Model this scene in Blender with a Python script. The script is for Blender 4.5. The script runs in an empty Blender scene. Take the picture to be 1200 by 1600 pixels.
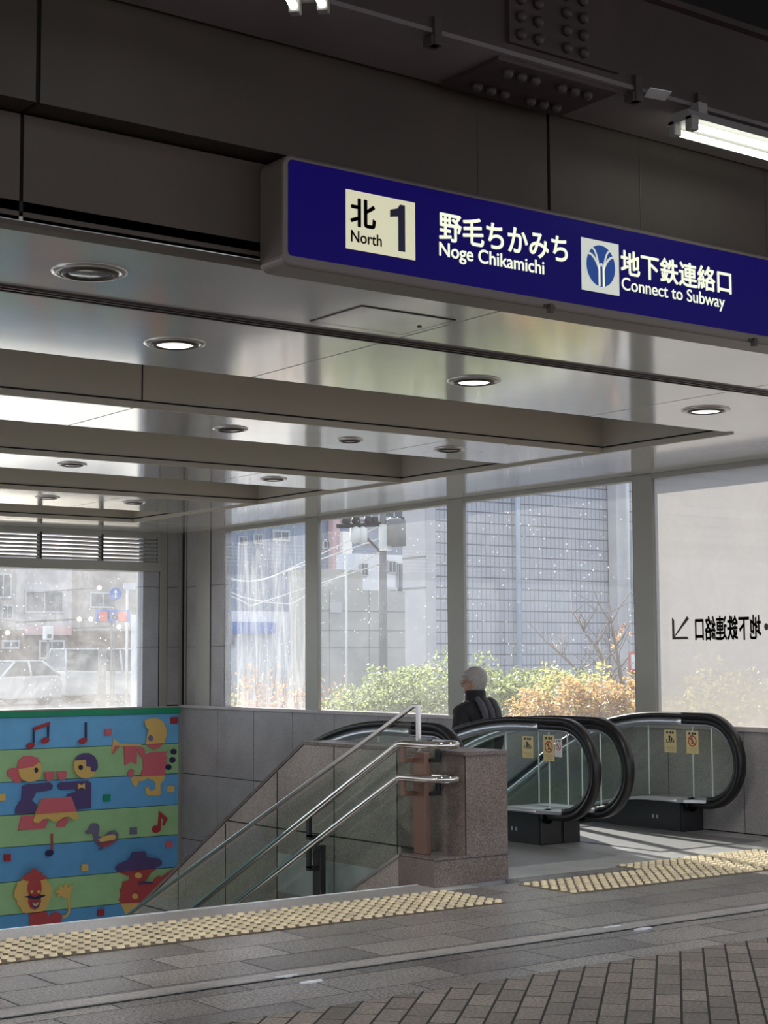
import bpy, bmesh, math, random
from math import sin, cos, pi, radians, atan2, hypot, sqrt
from mathutils import Vector, Matrix

scene = bpy.context.scene
col = scene.collection

# ------------------------------------------------------------------ camera
YAW, PIT, ROL = radians(36.47887), radians(5.14252), radians(-0.27767)
FPX = 2549.97
_F = Vector((sin(YAW)*cos(PIT), cos(YAW)*cos(PIT), sin(PIT)))
_r = Vector((cos(YAW), -sin(YAW), 0)); _u = _r.cross(_F)
_R = cos(ROL)*_r + sin(ROL)*_u
_U = -sin(ROL)*_r + cos(ROL)*_u
EYE = Vector((0, 0, 1.5))
cam_data = bpy.data.cameras.new('camera')
cam = bpy.data.objects.new('camera', cam_data)
col.objects.link(cam)
M = Matrix((( _R.x, _U.x, -_F.x, EYE.x), (_R.y, _U.y, -_F.y, EYE.y), (_R.z, _U.z, -_F.z, EYE.z), (0, 0, 0, 1)))
cam.matrix_world = M
cam_data.sensor_fit = 'VERTICAL'; cam_data.sensor_height = 24.0
cam_data.lens = FPX/1600*24.0
cam_data.clip_start = 0.1; cam_data.clip_end = 800
scene.camera = cam

# ------------------------------------------------------------------ light and exposure
scene.view_settings.view_transform = 'Standard'
scene.view_settings.look = 'None'
scene.view_settings.gamma = 1.0
scene.view_settings.use_curve_mapping = False
scene.view_settings.exposure = 1.0
scene.cycles.use_denoising = True
scene.cycles.max_bounces = 10
scene.cycles.transparent_max_bounces = 16
scene.cycles.sample_clamp_indirect = 6.0

world = bpy.data.worlds.new('sky'); scene.world = world
world.use_nodes = True
wb = world.node_tree.nodes['Background']
wb.inputs['Color'].default_value = (0.70, 0.76, 0.86, 1)
wb.inputs['Strength'].default_value = 0.9

SUN_AZ, SUN_EL = radians(17.0), radians(25.0)
sun_data = bpy.data.lights.new('sun', 'SUN')
sun_data.energy = 8.0; sun_data.angle = radians(0.53); sun_data.color = (1.0, 0.93, 0.82)
sun = bpy.data.objects.new('sun', sun_data); col.objects.link(sun)
sun.location = (30, 60, 40)
_d = Vector((-sin(SUN_AZ)*cos(SUN_EL), -cos(SUN_AZ)*cos(SUN_EL), -sin(SUN_EL)))
sun.rotation_euler = _d.to_track_quat('-Z', 'Y').to_euler()

# ------------------------------------------------------------------ helpers
def ray(px, py):
    return _F + _R*((px-600)/FPX) - _U*((py-800)/FPX)
def at(px, py, X=None, Y=None, Z=None):
    """world point seen at a pixel of the photograph on the plane X=, Y= or Z="""
    d = ray(px, py)
    if X is not None: t = X/d.x
    elif Y is not None: t = Y/d.y
    else: t = (Z-1.5)/d.z
    return EYE + d*t

def obj(name, bm, mat=None, parent=None, smooth=False, bevel=0.0, loc=None):
    bmesh.ops.recalc_face_normals(bm, faces=bm.faces)
    me = bpy.data.meshes.new(name); bm.to_mesh(me); bm.free()
    if smooth:
        for p in me.polygons: p.use_smooth = True
    o = bpy.data.objects.new(name, me); col.objects.link(o)
    if mat is not None:
        for m in (mat if isinstance(mat, (list, tuple)) else [mat]): me.materials.append(m)
    if loc is not None:
        me.transform(Matrix.Translation(-Vector(loc))); o.location = loc
    if parent is not None:
        o.parent = parent
        o.matrix_parent_inverse = WM[parent.name].inverted()
    if loc is not None and parent is None: WM[name if o.name == name else o.name] = Matrix.Translation(Vector(loc))
    else: WM[o.name] = Matrix.Identity(4)
    if bevel > 0:
        md = o.modifiers.new('bevel', 'BEVEL'); md.width = bevel; md.segments = 2; md.limit_method = 'ANGLE'; md.angle_limit = radians(40)
        md.harden_normals = False
    return o
WM = {}
def tag(o, label=None, cat=None, group=None, kind=None):
    if label: o['label'] = label
    if cat: o['category'] = cat
    if group: o['group'] = group
    if kind: o['kind'] = kind
    return o
def empty(name, loc, label=None, cat=None, group=None, kind=None):
    o = bpy.data.objects.new(name, None); col.objects.link(o)
    o.location = loc; o.empty_display_size = 0.1
    WM[o.name] = Matrix.Translation(Vector(loc))
    return tag(o, label, cat, group, kind)
def struct(name, bm, mat, **k):
    return tag(obj(name, bm, mat, **k), kind='structure')
def dup(root, loc, label=None, group=None):
    r = root.copy(); col.objects.link(r); r.location = loc
    if label: r['label'] = label
    if group: r['group'] = group
    for ch in root.children:
        c = ch.copy(); col.objects.link(c); c.parent = r; c.matrix_parent_inverse = ch.matrix_parent_inverse.copy()
        for g in ch.children:
            d = g.copy(); col.objects.link(d); d.parent = c; d.matrix_parent_inverse = g.matrix_parent_inverse.copy()
    return r

def NB(): return bmesh.new()
def box(bm, x0, x1, y0, y1, z0, z1, mi=0):
    v = [bm.verts.new(p) for p in ((x0,y0,z0),(x1,y0,z0),(x1,y1,z0),(x0,y1,z0),(x0,y0,z1),(x1,y0,z1),(x1,y1,z1),(x0,y1,z1))]
    for f in ((0,3,2,1),(4,5,6,7),(0,1,5,4),(1,2,6,5),(2,3,7,6),(3,0,4,7)):
        fc = bm.faces.new([v[i] for i in f]); fc.material_index = mi
    return v
def BX(*a):
    bm = NB(); box(bm, *a); return bm
def prism(bm, pts, axis, a0, a1, mi=0):
    """closed 2-D outline extruded along an axis: 'X' pts=(y,z), 'Y' pts=(x,z), 'Z' pts=(x,y)"""
    def P(p, a):
        return (a, p[0], p[1]) if axis == 'X' else (p[0], a, p[1]) if axis == 'Y' else (p[0], p[1], a)
    A = [bm.verts.new(P(p, a0)) for p in pts]; B = [bm.verts.new(P(p, a1)) for p in pts]
    fs = [bm.faces.new(A), bm.faces.new(list(reversed(B)))]
    n = len(pts)
    for i in range(n):
        fs.append(bm.faces.new((A[i], A[(i+1) % n], B[(i+1) % n], B[i])))
    for f in fs: f.material_index = mi
    return fs
def PR(pts, axis, a0, a1):
    bm = NB(); prism(bm, pts, axis, a0, a1); return bm
def tube(bm, path, r, seg=10, closed=False, cap=True, mi=0):
    path = [Vector(p) for p in path]; n = len(path); rings = []
    up = None
    for i, p in enumerate(path):
        a = path[i-1] if (i > 0 or closed) else p
        b = path[(i+1) % n] if (i < n-1 or closed) else p
        t = (b-a).normalized()
        if up is None:
            up = Vector((0,0,1)) if abs(t.z) < 0.9 else Vector((1,0,0))
        s = t.cross(up)
        if s.length < 1e-6: s = t.orthogonal()
        s.normalize(); up = s.cross(t).normalized()
        rr = r[i] if isinstance(r, (list, tuple)) else r
        rings.append([bm.verts.new(p + s*(cos(2*pi*k/seg)*rr) + up*(sin(2*pi*k/seg)*rr)) for k in range(seg)])
    m = n if closed else n-1
    for i in range(m):
        A, B = rings[i], rings[(i+1) % n]
        for k in range(seg):
            f = bm.faces.new((A[k], A[(k+1) % seg], B[(k+1) % seg], B[k])); f.material_index = mi; f.smooth = True
    if cap and not closed:
        bm.faces.new(list(reversed(rings[0]))).material_index = mi; bm.faces.new(rings[-1]).material_index = mi
    return rings
def cyl(bm, c, r0, r1, z0, z1, seg=24, mi=0):
    A = [bm.verts.new((c[0]+cos(2*pi*k/seg)*r0, c[1]+sin(2*pi*k/seg)*r0, z0)) for k in range(seg)]
    B = [bm.verts.new((c[0]+cos(2*pi*k/seg)*r1, c[1]+sin(2*pi*k/seg)*r1, z1)) for k in range(seg)]
    fs = [bm.faces.new(list(reversed(A))), bm.faces.new(B)]
    for k in range(seg): fs.append(bm.faces.new((A[k], A[(k+1) % seg], B[(k+1) % seg], B[k])))
    for f in fs: f.material_index = mi
def lathe(bm, c, prof, seg=24, axis='Z'):
    rings = []
    for (r, h) in prof:
        ring = []
        for k in range(seg):
            a, b = cos(2*pi*k/seg)*r, sin(2*pi*k/seg)*r
            p = (c[0]+a, c[1]+b, c[2]+h) if axis == 'Z' else (c[0]+a, c[1]+h, c[2]+b) if axis == 'Y' else (c[0]+h, c[1]+a, c[2]+b)
            ring.append(bm.verts.new(p))
        rings.append(ring)
    for A, B in zip(rings, rings[1:]):
        for k in range(seg):
            f = bm.faces.new((A[k], A[(k+1) % seg], B[(k+1) % seg], B[k])); f.smooth = True
    return rings
def sweep_yz(bm, X, path, prof, closed_ends=True):
    """sweep a closed cross-section of (dx, dn) along a path of (y, z); n is the left-hand normal"""
    n = len(path); rings = []
    for i, (y, z) in enumerate(path):
        a = path[max(i-1, 0)]; b = path[min(i+1, n-1)]
        ty, tz = b[0]-a[0], b[1]-a[1]; L = hypot(ty, tz); ty /= L; tz /= L
        ny, nz = -tz, ty
        rings.append([bm.verts.new((X+dx, y+ny*dn, z+nz*dn)) for dx, dn in prof])
    m = len(prof)
    for A, B in zip(rings, rings[1:]):
        for k in range(m):
            f = bm.faces.new((A[k], A[(k+1) % m], B[(k+1) % m], B[k])); f.smooth = True
    if closed_ends:
        bm.faces.new(rings[0]); bm.faces.new(list(reversed(rings[-1])))

# ------------------------------------------------------------------ materials
MATS = {}
def nm(name):
    m = bpy.data.materials.new(name); m.use_nodes = True
    nt = m.node_tree; b = nt.nodes['Principled BSDF']
    MATS[name] = m
    return m, nt, b
def pm(name, c, rough=0.5, metal=0.0, spec=0.5, coat=0.0, noise=0.0, nscale=8.0, bump=0.0, bscale=40.0, emit=None, es=0.0):
    m, nt, b = nm(name)
    b.inputs['Base Color'].default_value = (*c, 1); b.inputs['Roughness'].default_value = rough
    b.inputs['Metallic'].default_value = metal; b.inputs['Specular IOR Level'].default_value = spec
    b.inputs['Coat Weight'].default_value = coat; b.inputs['Coat Roughness'].default_value = 0.08
    g = nt.nodes.new('ShaderNodeNewGeometry')
    if noise > 0:
        t = nt.nodes.new('ShaderNodeTexNoise'); t.inputs['Scale'].default_value = nscale; t.inputs['Detail'].default_value = 5
        nt.links.new(g.outputs['Position'], t.inputs['Vector'])
        r = nt.nodes.new('ShaderNodeValToRGB'); r.color_ramp.elements[0].position = 0.3; r.color_ramp.elements[1].position = 0.7
        r.color_ramp.elements[0].color = (*[x*(1-noise) for x in c], 1); r.color_ramp.elements[1].color = (*[min(1, x*(1+noise)) for x in c], 1)
        nt.links.new(t.outputs['Fac'], r.inputs['Fac']); nt.links.new(r.outputs['Color'], b.inputs['Base Color'])
    if bump > 0:
        t = nt.nodes.new('ShaderNodeTexNoise'); t.inputs['Scale'].default_value = bscale; t.inputs['Detail'].default_value = 3
        nt.links.new(g.outputs['Position'], t.inputs['Vector'])
        bp = nt.nodes.new('ShaderNodeBump'); bp.inputs['Strength'].default_value = bump; bp.inputs['Distance'].default_value = 0.01
        nt.links.new(t.outputs['Fac'], bp.inputs['Height']); nt.links.new(bp.outputs['Normal'], b.inputs['Normal'])
    if emit:
        b.inputs['Emission Color'].default_value = (*emit, 1); b.inputs['Emission Strength'].default_value = es
    return m
def granite(name, ca, cb, cc, rough=0.35, scale=120, tiles=None, mortar=(0.03,0.03,0.03), rot=0.0, bump=0.0, spec=0.5, wear=0.0):
    """speckled stone; tiles=(width, row height, offset, u0, v0, joint) lays it in courses in the floor plane"""
    m, nt, b = nm(name); L = nt.links.new
    g = nt.nodes.new('ShaderNodeNewGeometry')
    t = nt.nodes.new('ShaderNodeTexNoise'); t.inputs['Scale'].default_value = scale; t.inputs['Detail'].default_value = 4; t.inputs['Roughness'].default_value = 0.7
    L(g.outputs['Position'], t.inputs['Vector'])
    r = nt.nodes.new('ShaderNodeValToRGB'); e = r.color_ramp.elements
    e[0].position = 0.36; e[0].color = (*ca, 1); e[1].position = 0.64; e[1].color = (*cc, 1)
    x = e.new(0.5); x.color = (*cb, 1)
    L(t.outputs['Fac'], r.inputs['Fac'])
    c_out = r.outputs['Color']
    t2 = nt.nodes.new('ShaderNodeTexNoise'); t2.inputs['Scale'].default_value = 1.7; t2.inputs['Detail'].default_value = 5
    L(g.outputs['Position'], t2.inputs['Vector'])
    mr = nt.nodes.new('ShaderNodeMapRange'); mr.inputs['From Min'].default_value = 0.3; mr.inputs['From Max'].default_value = 0.7
    mr.inputs['To Min'].default_value = 0.82; mr.inputs['To Max'].default_value = 1.15
    L(t2.outputs['Fac'], mr.inputs['Value'])
    mu = nt.nodes.new('ShaderNodeMix'); mu.data_type = 'RGBA'; mu.blend_type = 'MULTIPLY'; mu.inputs['Factor'].default_value = 1.0
    L(c_out, mu.inputs['A']); L(mr.outputs['Result'], mu.inputs['B']); c_out = mu.outputs['Result']
    b.inputs['Roughness'].default_value = rough; b.inputs['Specular IOR Level'].default_value = spec
    h_out = None
    if tiles:
        w, h, off, u0, v0, jt = tiles
        mp = nt.nodes.new('ShaderNodeMapping'); mp.vector_type = 'POINT'
        mp.inputs['Rotation'].default_value = (0, 0, -rot); mp.inputs['Location'].default_value = (-u0, -v0, 0)
        L(g.outputs['Position'], mp.inputs['Vector'])
        bt = nt.nodes.new('ShaderNodeTexBrick'); bt.offset = off; bt.squash = 1.0
        bt.inputs['Scale'].default_value = 1.0; bt.inputs['Brick Width'].default_value = w; bt.inputs['Row Height'].default_value = h
        bt.inputs['Mortar Size'].default_value = jt; bt.inputs['Mortar Smooth'].default_value = 0.2
        bt.inputs['Color1'].default_value = (0.66, 0.66, 0.67, 1); bt.inputs['Color2'].default_value = (1.25, 1.23, 1.2, 1); bt.inputs['Bias'].default_value = 0.0
        L(mp.outputs['Vector'], bt.inputs['Vector'])
        m2 = nt.nodes.new('ShaderNodeMix'); m2.data_type = 'RGBA'; m2.blend_type = 'MULTIPLY'; m2.inputs['Factor'].default_value = 1.0; m2.clamp_result = False
        L(c_out, m2.inputs['A']); L(bt.outputs['Color'], m2.inputs['B'])
        m3 = nt.nodes.new('ShaderNodeMix'); m3.data_type = 'RGBA'
        L(bt.outputs['Fac'], m3.inputs['Factor']); L(m2.outputs['Result'], m3.inputs['A']); m3.inputs['B'].default_value = (*mortar, 1)
        c_out = m3.outputs['Result']
        iv = nt.nodes.new('ShaderNodeMath'); iv.operation = 'SUBTRACT'; iv.inputs[0].default_value = 1.0; L(bt.outputs['Fac'], iv.inputs[1])
        h_out = iv.outputs[0]
        rr = nt.nodes.new('ShaderNodeMapRange'); rr.inputs['To Min'].default_value = rough; rr.inputs['To Max'].default_value = 0.9
        L(bt.outputs['Fac'], rr.inputs['Value']); L(rr.outputs['Result'], b.inputs['Roughness'])
    L(c_out, b.inputs['Base Color'])
    if bump > 0:
        ad = nt.nodes.new('ShaderNodeMath'); ad.operation = 'MULTIPLY_ADD'; ad.inputs[1].default_value = 0.35
        L(t.outputs['Fac'], ad.inputs[0])
        if h_out is not None: L(h_out, ad.inputs[2])
        bp = nt.nodes.new('ShaderNodeBump'); bp.inputs['Strength'].default_value = bump; bp.inputs['Distance'].default_value = 0.006
        L(ad.outputs[0], bp.inputs['Height']); L(bp.outputs['Normal'], b.inputs['Normal'])
    return m
def reflectance(nt, f0):
    lw = nt.nodes.new('ShaderNodeLayerWeight'); lw.inputs['Blend'].default_value = 0.5
    p = nt.nodes.new('ShaderNodeMath'); p.operation = 'POWER'; p.inputs[1].default_value = 5.0; nt.links.new(lw.outputs['Facing'], p.inputs[0])
    q = nt.nodes.new('ShaderNodeMath'); q.operation = 'MULTIPLY_ADD'; q.inputs[1].default_value = 0.6*(1-f0); q.inputs[2].default_value = f0
    nt.links.new(p.outputs[0], q.inputs[0]); return q.outputs[0]
def glass(name, tint=(0.9, 0.95, 0.93), refl=1.0, rough=0.0, tr=None):
    m = bpy.data.materials.new(name); m.use_nodes = True; nt = m.node_tree; nt.nodes.clear(); L = nt.links.new
    out = nt.nodes.new('ShaderNodeOutputMaterial'); mx = nt.nodes.new('ShaderNodeMixShader')
    ta = nt.nodes.new('ShaderNodeBsdfTransparent'); ta.inputs['Color'].default_value = (*tint, 1)
    gl = nt.nodes.new('ShaderNodeBsdfGlossy'); gl.inputs['Roughness'].default_value = rough
    gl.inputs['Color'].default_value = (refl, refl, refl, 1)
    fr = reflectance(nt, 0.03)
    L(fr, mx.inputs['Fac']); L(ta.outputs[0], mx.inputs[1]); L(gl.outputs[0], mx.inputs[2]); L(mx.outputs[0], out.inputs['Surface'])
    return m
def dusty(name, base, amp, specks, streak=(1.0, 1.0), scale=3.0, bias=0.0, frost=False, low=0.0):
    """window glass carrying a film of dust, specks and run marks"""
    m = bpy.data.materials.new(name); m.use_nodes = True; nt = m.node_tree; nt.nodes.clear(); L = nt.links.new
    out = nt.nodes.new('ShaderNodeOutputMaterial')
    g = nt.nodes.new('ShaderNodeNewGeometry')
    mp = nt.nodes.new('ShaderNodeMapping'); mp.inputs['Scale'].default_value = (streak[0], streak[0], streak[1]); L(g.outputs['Position'], mp.inputs['Vector'])
    n1 = nt.nodes.new('ShaderNodeTexNoise'); n1.inputs['Scale'].default_value = scale; n1.inputs['Detail'].default_value = 8; n1.inputs['Roughness'].default_value = 0.7
    n1.inputs['Distortion'].default_value = 0.6
    L(mp.outputs['Vector'], n1.inputs['Vector'])
    r1 = nt.nodes.new('ShaderNodeMapRange'); r1.inputs['From Min'].default_value = 0.42+bias; r1.inputs['From Max'].default_value = 0.68+bias
    r1.inputs['To Min'].default_value = base; r1.inputs['To Max'].default_value = base+amp
    L(n1.outputs['Fac'], r1.inputs['Value'])
    v = nt.nodes.new('ShaderNodeTexVoronoi'); v.inputs['Scale'].default_value = 15.0; v.inputs['Randomness'].default_value = 1.0
    L(g.outputs['Position'], v.inputs['Vector'])
    r2 = nt.nodes.new('ShaderNodeMapRange'); r2.inputs['From Min'].default_value = 0.05; r2.inputs['From Max'].default_value = 0.16
    r2.inputs['To Min'].default_value = specks; r2.inputs['To Max'].default_value = 0.0
    L(v.outputs['Distance'], r2.inputs['Value'])
    n3 = nt.nodes.new('ShaderNodeTexNoise'); n3.inputs['Scale'].default_value = 2.3; n3.inputs['Detail'].default_value = 3; L(g.outputs['Position'], n3.inputs['Vector'])
    r3 = nt.nodes.new('ShaderNodeMapRange'); r3.inputs['From Min'].default_value = 0.42; r3.inputs['From Max'].default_value = 0.58; L(n3.outputs['Fac'], r3.inputs['Value'])
    sm = nt.nodes.new('ShaderNodeMath'); sm.operation = 'MULTIPLY'; L(r2.outputs['Result'], sm.inputs[0]); L(r3.outputs['Result'], sm.inputs[1])
    ad = nt.nodes.new('ShaderNodeMath'); ad.operation = 'ADD'; ad.use_clamp = True; L(r1.outputs['Result'], ad.inputs[0]); L(sm.outputs[0], ad.inputs[1])
    fac = ad.outputs[0]
    if low > 0:   # dirt gathers along the bottom of the pane
        sx = nt.nodes.new('ShaderNodeSeparateXYZ'); L(g.outputs['Position'], sx.inputs['Vector'])
        rl = nt.nodes.new('ShaderNodeMapRange'); rl.inputs['From Min'].default_value = 0.9; rl.inputs['From Max'].default_value = 1.7
        rl.inputs['To Min'].default_value = low; rl.inputs['To Max'].default_value = 0.0; L(sx.outputs['Z'], rl.inputs['Value'])
        a2 = nt.nodes.new('ShaderNodeMath'); a2.operation = 'ADD'; a2.use_clamp = True; L(fac, a2.inputs[0]); L(rl.outputs['Result'], a2.inputs[1]); fac = a2.outputs[0]
    df = nt.nodes.new('ShaderNodeBsdfDiffuse'); df.inputs['Color'].default_value = (0.85, 0.86, 0.88, 1)
    tl = nt.nodes.new('ShaderNodeBsdfTranslucent'); tl.inputs['Color'].default_value = (0.93, 0.94, 0.96, 1) if not frost else (0.39, 0.372, 0.362, 1)
    dm = nt.nodes.new('ShaderNodeMixShader'); dm.inputs['Fac'].default_value = 0.75; L(df.outputs[0], dm.inputs[1]); L(tl.outputs[0], dm.inputs[2])
    ta = nt.nodes.new('ShaderNodeBsdfTransparent'); ta.inputs['Color'].default_value = (0.93, 0.96, 0.97, 1)
    gl = nt.nodes.new('ShaderNodeBsdfGlossy'); gl.inputs['Roughness'].default_value = 0.01
    fr = reflectance(nt, 0.02)
    m1 = nt.nodes.new('ShaderNodeMixShader'); L(fr, m1.inputs['Fac']); L(ta.outputs[0], m1.inputs[1]); L(gl.outputs[0], m1.inputs[2])
    m2 = nt.nodes.new('ShaderNodeMixShader'); L(fac, m2.inputs['Fac']); L(m1.outputs[0], m2.inputs[1]); L(dm.outputs[0], m2.inputs[2])
    L(m2.outputs[0], out.inputs['Surface'])
    return m
def leafy(name, c, var=0.35, trans=0.5):
    m = bpy.data.materials.new(name); m.use_nodes = True; nt = m.node_tree; nt.nodes.clear(); L = nt.links.new
    out = nt.nodes.new('ShaderNodeOutputMaterial'); g = nt.nodes.new('ShaderNodeNewGeometry')
    hs = nt.nodes.new('ShaderNodeValToRGB'); e = hs.color_ramp.elements
    e[0].color = (*[x*(1-var) for x in c], 1); e[1].color = (*[min(1, x*(1+var)) for x in c], 1)
    L(g.outputs['Random Per Island'], hs.inputs['Fac'])
    d = nt.nodes.new('ShaderNodeBsdfPrincipled'); d.inputs['Roughness'].default_value = 0.35; t = nt.nodes.new('ShaderNodeBsdfTranslucent')
    L(hs.outputs['Color'], d.inputs['Base Color']); L(hs.outputs['Color'], t.inputs['Color'])
    mx = nt.nodes.new('ShaderNodeMixShader'); mx.inputs['Fac'].default_value = trans
    L(d.outputs[0], mx.inputs[1]); L(t.outputs[0], mx.inputs[2]); L(mx.outputs[0], out.inputs['Surface'])
    return m
def gridded(name, c, line, su, sv, wu, wv, rough=0.6, axis='X'):
    """wall faced with small tiles: joints every su across and sv up"""
    m, nt, b = nm(name); L = nt.links.new
    g = nt.nodes.new('ShaderNodeNewGeometry'); sx = nt.nodes.new('ShaderNodeSeparateXYZ'); L(g.outputs['Position'], sx.inputs['Vector'])
    def joint(o, s, w):
        d = nt.nodes.new('ShaderNodeMath'); d.operation = 'DIVIDE'; L(o, d.inputs[0]); d.inputs[1].default_value = s
        f = nt.nodes.new('ShaderNodeMath'); f.operation = 'FRACT'; L(d.outputs[0], f.inputs[0])
        k = nt.nodes.new('ShaderNodeMath'); k.operation = 'LESS_THAN'; L(f.outputs[0], k.inputs[0]); k.inputs[1].default_value = w
        return k.outputs[0]
    a = joint(sx.outputs[axis], su, wu); c2 = joint(sx.outputs['Z'], sv, wv)
    mxm = nt.nodes.new('ShaderNodeMath'); mxm.operation = 'MAXIMUM'
    h = nt.nodes.new('ShaderNodeMath'); h.operation = 'MULTIPLY'; L(a, h.inputs[0]); h.inputs[1].default_value = 0.65
    L(h.outputs[0], mxm.inputs[0]); L(c2, mxm.inputs[1])
    mx = nt.nodes.new('ShaderNodeMix'); mx.data_type = 'RGBA'; L(mxm.outputs[0], mx.inputs['Factor'])
    mx.inputs['A'].default_value = (*c, 1); mx.inputs['B'].default_value = (*line, 1)
    L(mx.outputs['Result'], b.inputs['Base Color']); b.inputs['Roughness'].default_value = rough
    return m

m_gr_wall = granite('granite wall', (0.21,0.19,0.19), (0.34,0.315,0.315), (0.48,0.45,0.445), rough=0.38, scale=110)
m_gr_flank = granite('brownish flank granite', (0.20,0.165,0.145), (0.32,0.275,0.25), (0.46,0.41,0.38), rough=0.3, scale=110)
m_gr_post = granite('polished brown granite', (0.10,0.075,0.068), (0.17,0.135,0.122), (0.27,0.225,0.205), rough=0.13, scale=130)
m_gr_sill = granite('pale sill stone', (0.42,0.36,0.36), (0.52,0.46,0.46), (0.6,0.54,0.54), rough=0.22, scale=90)
m_gr_cap = granite('dark stone coping', (0.08,0.06,0.055), (0.15,0.12,0.11), (0.24,0.2,0.19), rough=0.25, scale=90)
m_floor = granite('granite paving', (0.12,0.113,0.112), (0.225,0.213,0.215), (0.34,0.328,0.33), rough=0.27, scale=70,
                  tiles=(0.655, 0.325, 0.5, 0.098, 0.305, 0.007), mortar=(0.015,0.013,0.012), bump=0.35)
m_brick = granite('brick paving', (0.11,0.09,0.085), (0.19,0.165,0.155), (0.29,0.26,0.245), rough=0.6, scale=60,
                  tiles=(0.24, 0.115, 0.5, 0.0, 0.0, 0.006), mortar=(0.012,0.011,0.01), rot=radians(43.5), bump=0.9)
m_edge = granite('stair nosing stone', (0.20,0.19,0.19), (0.31,0.30,0.30), (0.44,0.43,0.43), rough=0.3, scale=70)
m_landing = pm('steel landing plate', (0.46,0.465,0.475), rough=0.3, metal=0.2, noise=0.25, nscale=3.0, bump=0.1, bscale=160)
m_joint = pm('dark joint', (0.012,0.011,0.011), rough=0.9)
m_ceil = pm('enamelled ceiling panel', (0.66,0.625,0.585), rough=0.11, spec=0.9, coat=0.6, noise=0.06, nscale=1.2, bump=0.035, bscale=7.0)
m_beam = pm('beige beam face', (0.45,0.41,0.335), rough=0.55, noise=0.04, nscale=1.0)
m_groove = pm('brown groove metal', (0.05,0.032,0.025), rough=0.45)
m_fascia = pm('brown fascia panel', (0.048,0.031,0.021), rough=0.62, noise=0.14, nscale=2.5)
m_fascia_low = pm('brown fascia lower panel', (0.064,0.042,0.029), rough=0.6, noise=0.10, nscale=2.0)
m_girder = pm('painted steel girder', (0.055,0.034,0.029), rough=0.6, noise=0.2, nscale=3.0)
m_under_lit = pm('lamplit girder underside', (0.19,0.155,0.148), rough=0.6, noise=0.12, nscale=2.0)  # girder paint lightened in colour for the lamplight on its underside
m_bolt = pm('rusty bolt steel', (0.06,0.042,0.036), rough=0.6)
m_mull = pm('grey beige window metal', (0.34,0.33,0.29), rough=0.42, metal=0.2, noise=0.05, nscale=2.0)
m_gask = pm('dark gasket', (0.02,0.017,0.015), rough=0.6)
m_steel = pm('brushed stainless steel', (0.62,0.60,0.58), rough=0.2, metal=1.0)
m_chrome = pm('bright stainless steel', (0.72,0.69,0.66), rough=0.07, metal=1.0)
m_plate = pm('pale worn steel and edge glint', (0.8,0.82,0.85), rough=0.35, metal=0.2)
m_brown = pm('brown steel post', (0.20,0.115,0.085), rough=0.35, metal=0.4)
m_black = pm('black steel', (0.018,0.018,0.02), rough=0.35)
m_rubber = pm('black handrail rubber', (0.010,0.009,0.010), rough=0.36, spec=0.4)
m_guide = pm('dark handrail guide', (0.05,0.048,0.05), rough=0.35, metal=0.7)
m_alu = pm('pale aluminium', (0.55,0.58,0.63), rough=0.3, metal=0.9)
m_deck = pm('satin steel deck', (0.58,0.60,0.64), rough=0.3, metal=0.55)
m_skirt = pm('black skirt panel', (0.022,0.023,0.026), rough=0.35)
m_step = pm('grooved step metal', (0.30,0.30,0.31), rough=0.45, metal=0.6)
m_rail_glass = glass('balustrade glass', (0.91,0.95,0.93), refl=0.9)
m_esc_glass = glass('escalator glass', (0.94,0.97,0.955), refl=0.9)
m_glass_edge = pm('glass edge', (0.7,0.78,0.75), rough=0.15)
m_yellow_tac = pm('worn yellow tactile bar', (0.78,0.68,0.47), rough=0.6, noise=0.2, nscale=6)
m_tac_base = pm('brown tactile base', (0.15,0.11,0.075), rough=0.7, noise=0.2, nscale=5)
m_white = pm('white paint', (0.75,0.75,0.73), rough=0.5)
m_lens = pm('lit lamp lens', (0.9,0.9,0.88), rough=0.4, emit=(1.0,0.97,0.88), es=1.2)
m_lens_off = pm('unlit lamp reflector', (0.35,0.33,0.30), rough=0.2, metal=0.6)
m_ring = pm('lamp ring', (0.55,0.52,0.48), rough=0.25, metal=0.6)
m_tube = pm('fluorescent tube', (0.9,0.95,0.95), rough=0.3, emit=(0.90,1.0,0.90), es=2.4)
m_fix = pm('lamp fitting', (0.30,0.27,0.25), rough=0.5)
m_sign_blue = pm('dark blue sign face', (0.004,0.002,0.05), rough=0.5, spec=0.12, emit=(0.012,0.000,0.30), es=0.10)
m_sign_frame = pm('sign frame', (0.17,0.135,0.115), rough=0.45, metal=0.2)
m_sign_cream = pm('cream sign plate', (0.72,0.70,0.50), rough=0.4, emit=(1.0,0.95,0.64), es=0.22)
m_sign_white = pm('white sign lettering', (0.62,0.62,0.55), rough=0.4, emit=(0.95,1.0,0.88), es=0.20)
m_sign_dark = pm('navy lettering', (0.008,0.006,0.05), rough=0.4)
m_sign_royal = pm('royal blue roundel', (0.01,0.06,0.33), rough=0.4, emit=(0.01,0.09,0.42), es=0.12)
m_concrete = pm('grey concrete', (0.42,0.40,0.38), rough=0.85, noise=0.08, nscale=0.8)
m_asphalt = pm('asphalt', (0.17,0.17,0.18), rough=0.8, noise=0.12, nscale=0.6)
m_dark_under = pm('very dark steel', (0.03,0.025,0.022), rough=0.8)  # one even, very dark colour for deck, beams and backing wall

# ================================================================== SETTING
WX = 10.81           # inner face of the glazed right wall
WY = 19.20           # inner face of the back wall
CZ = 3.18            # ceiling height

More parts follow.
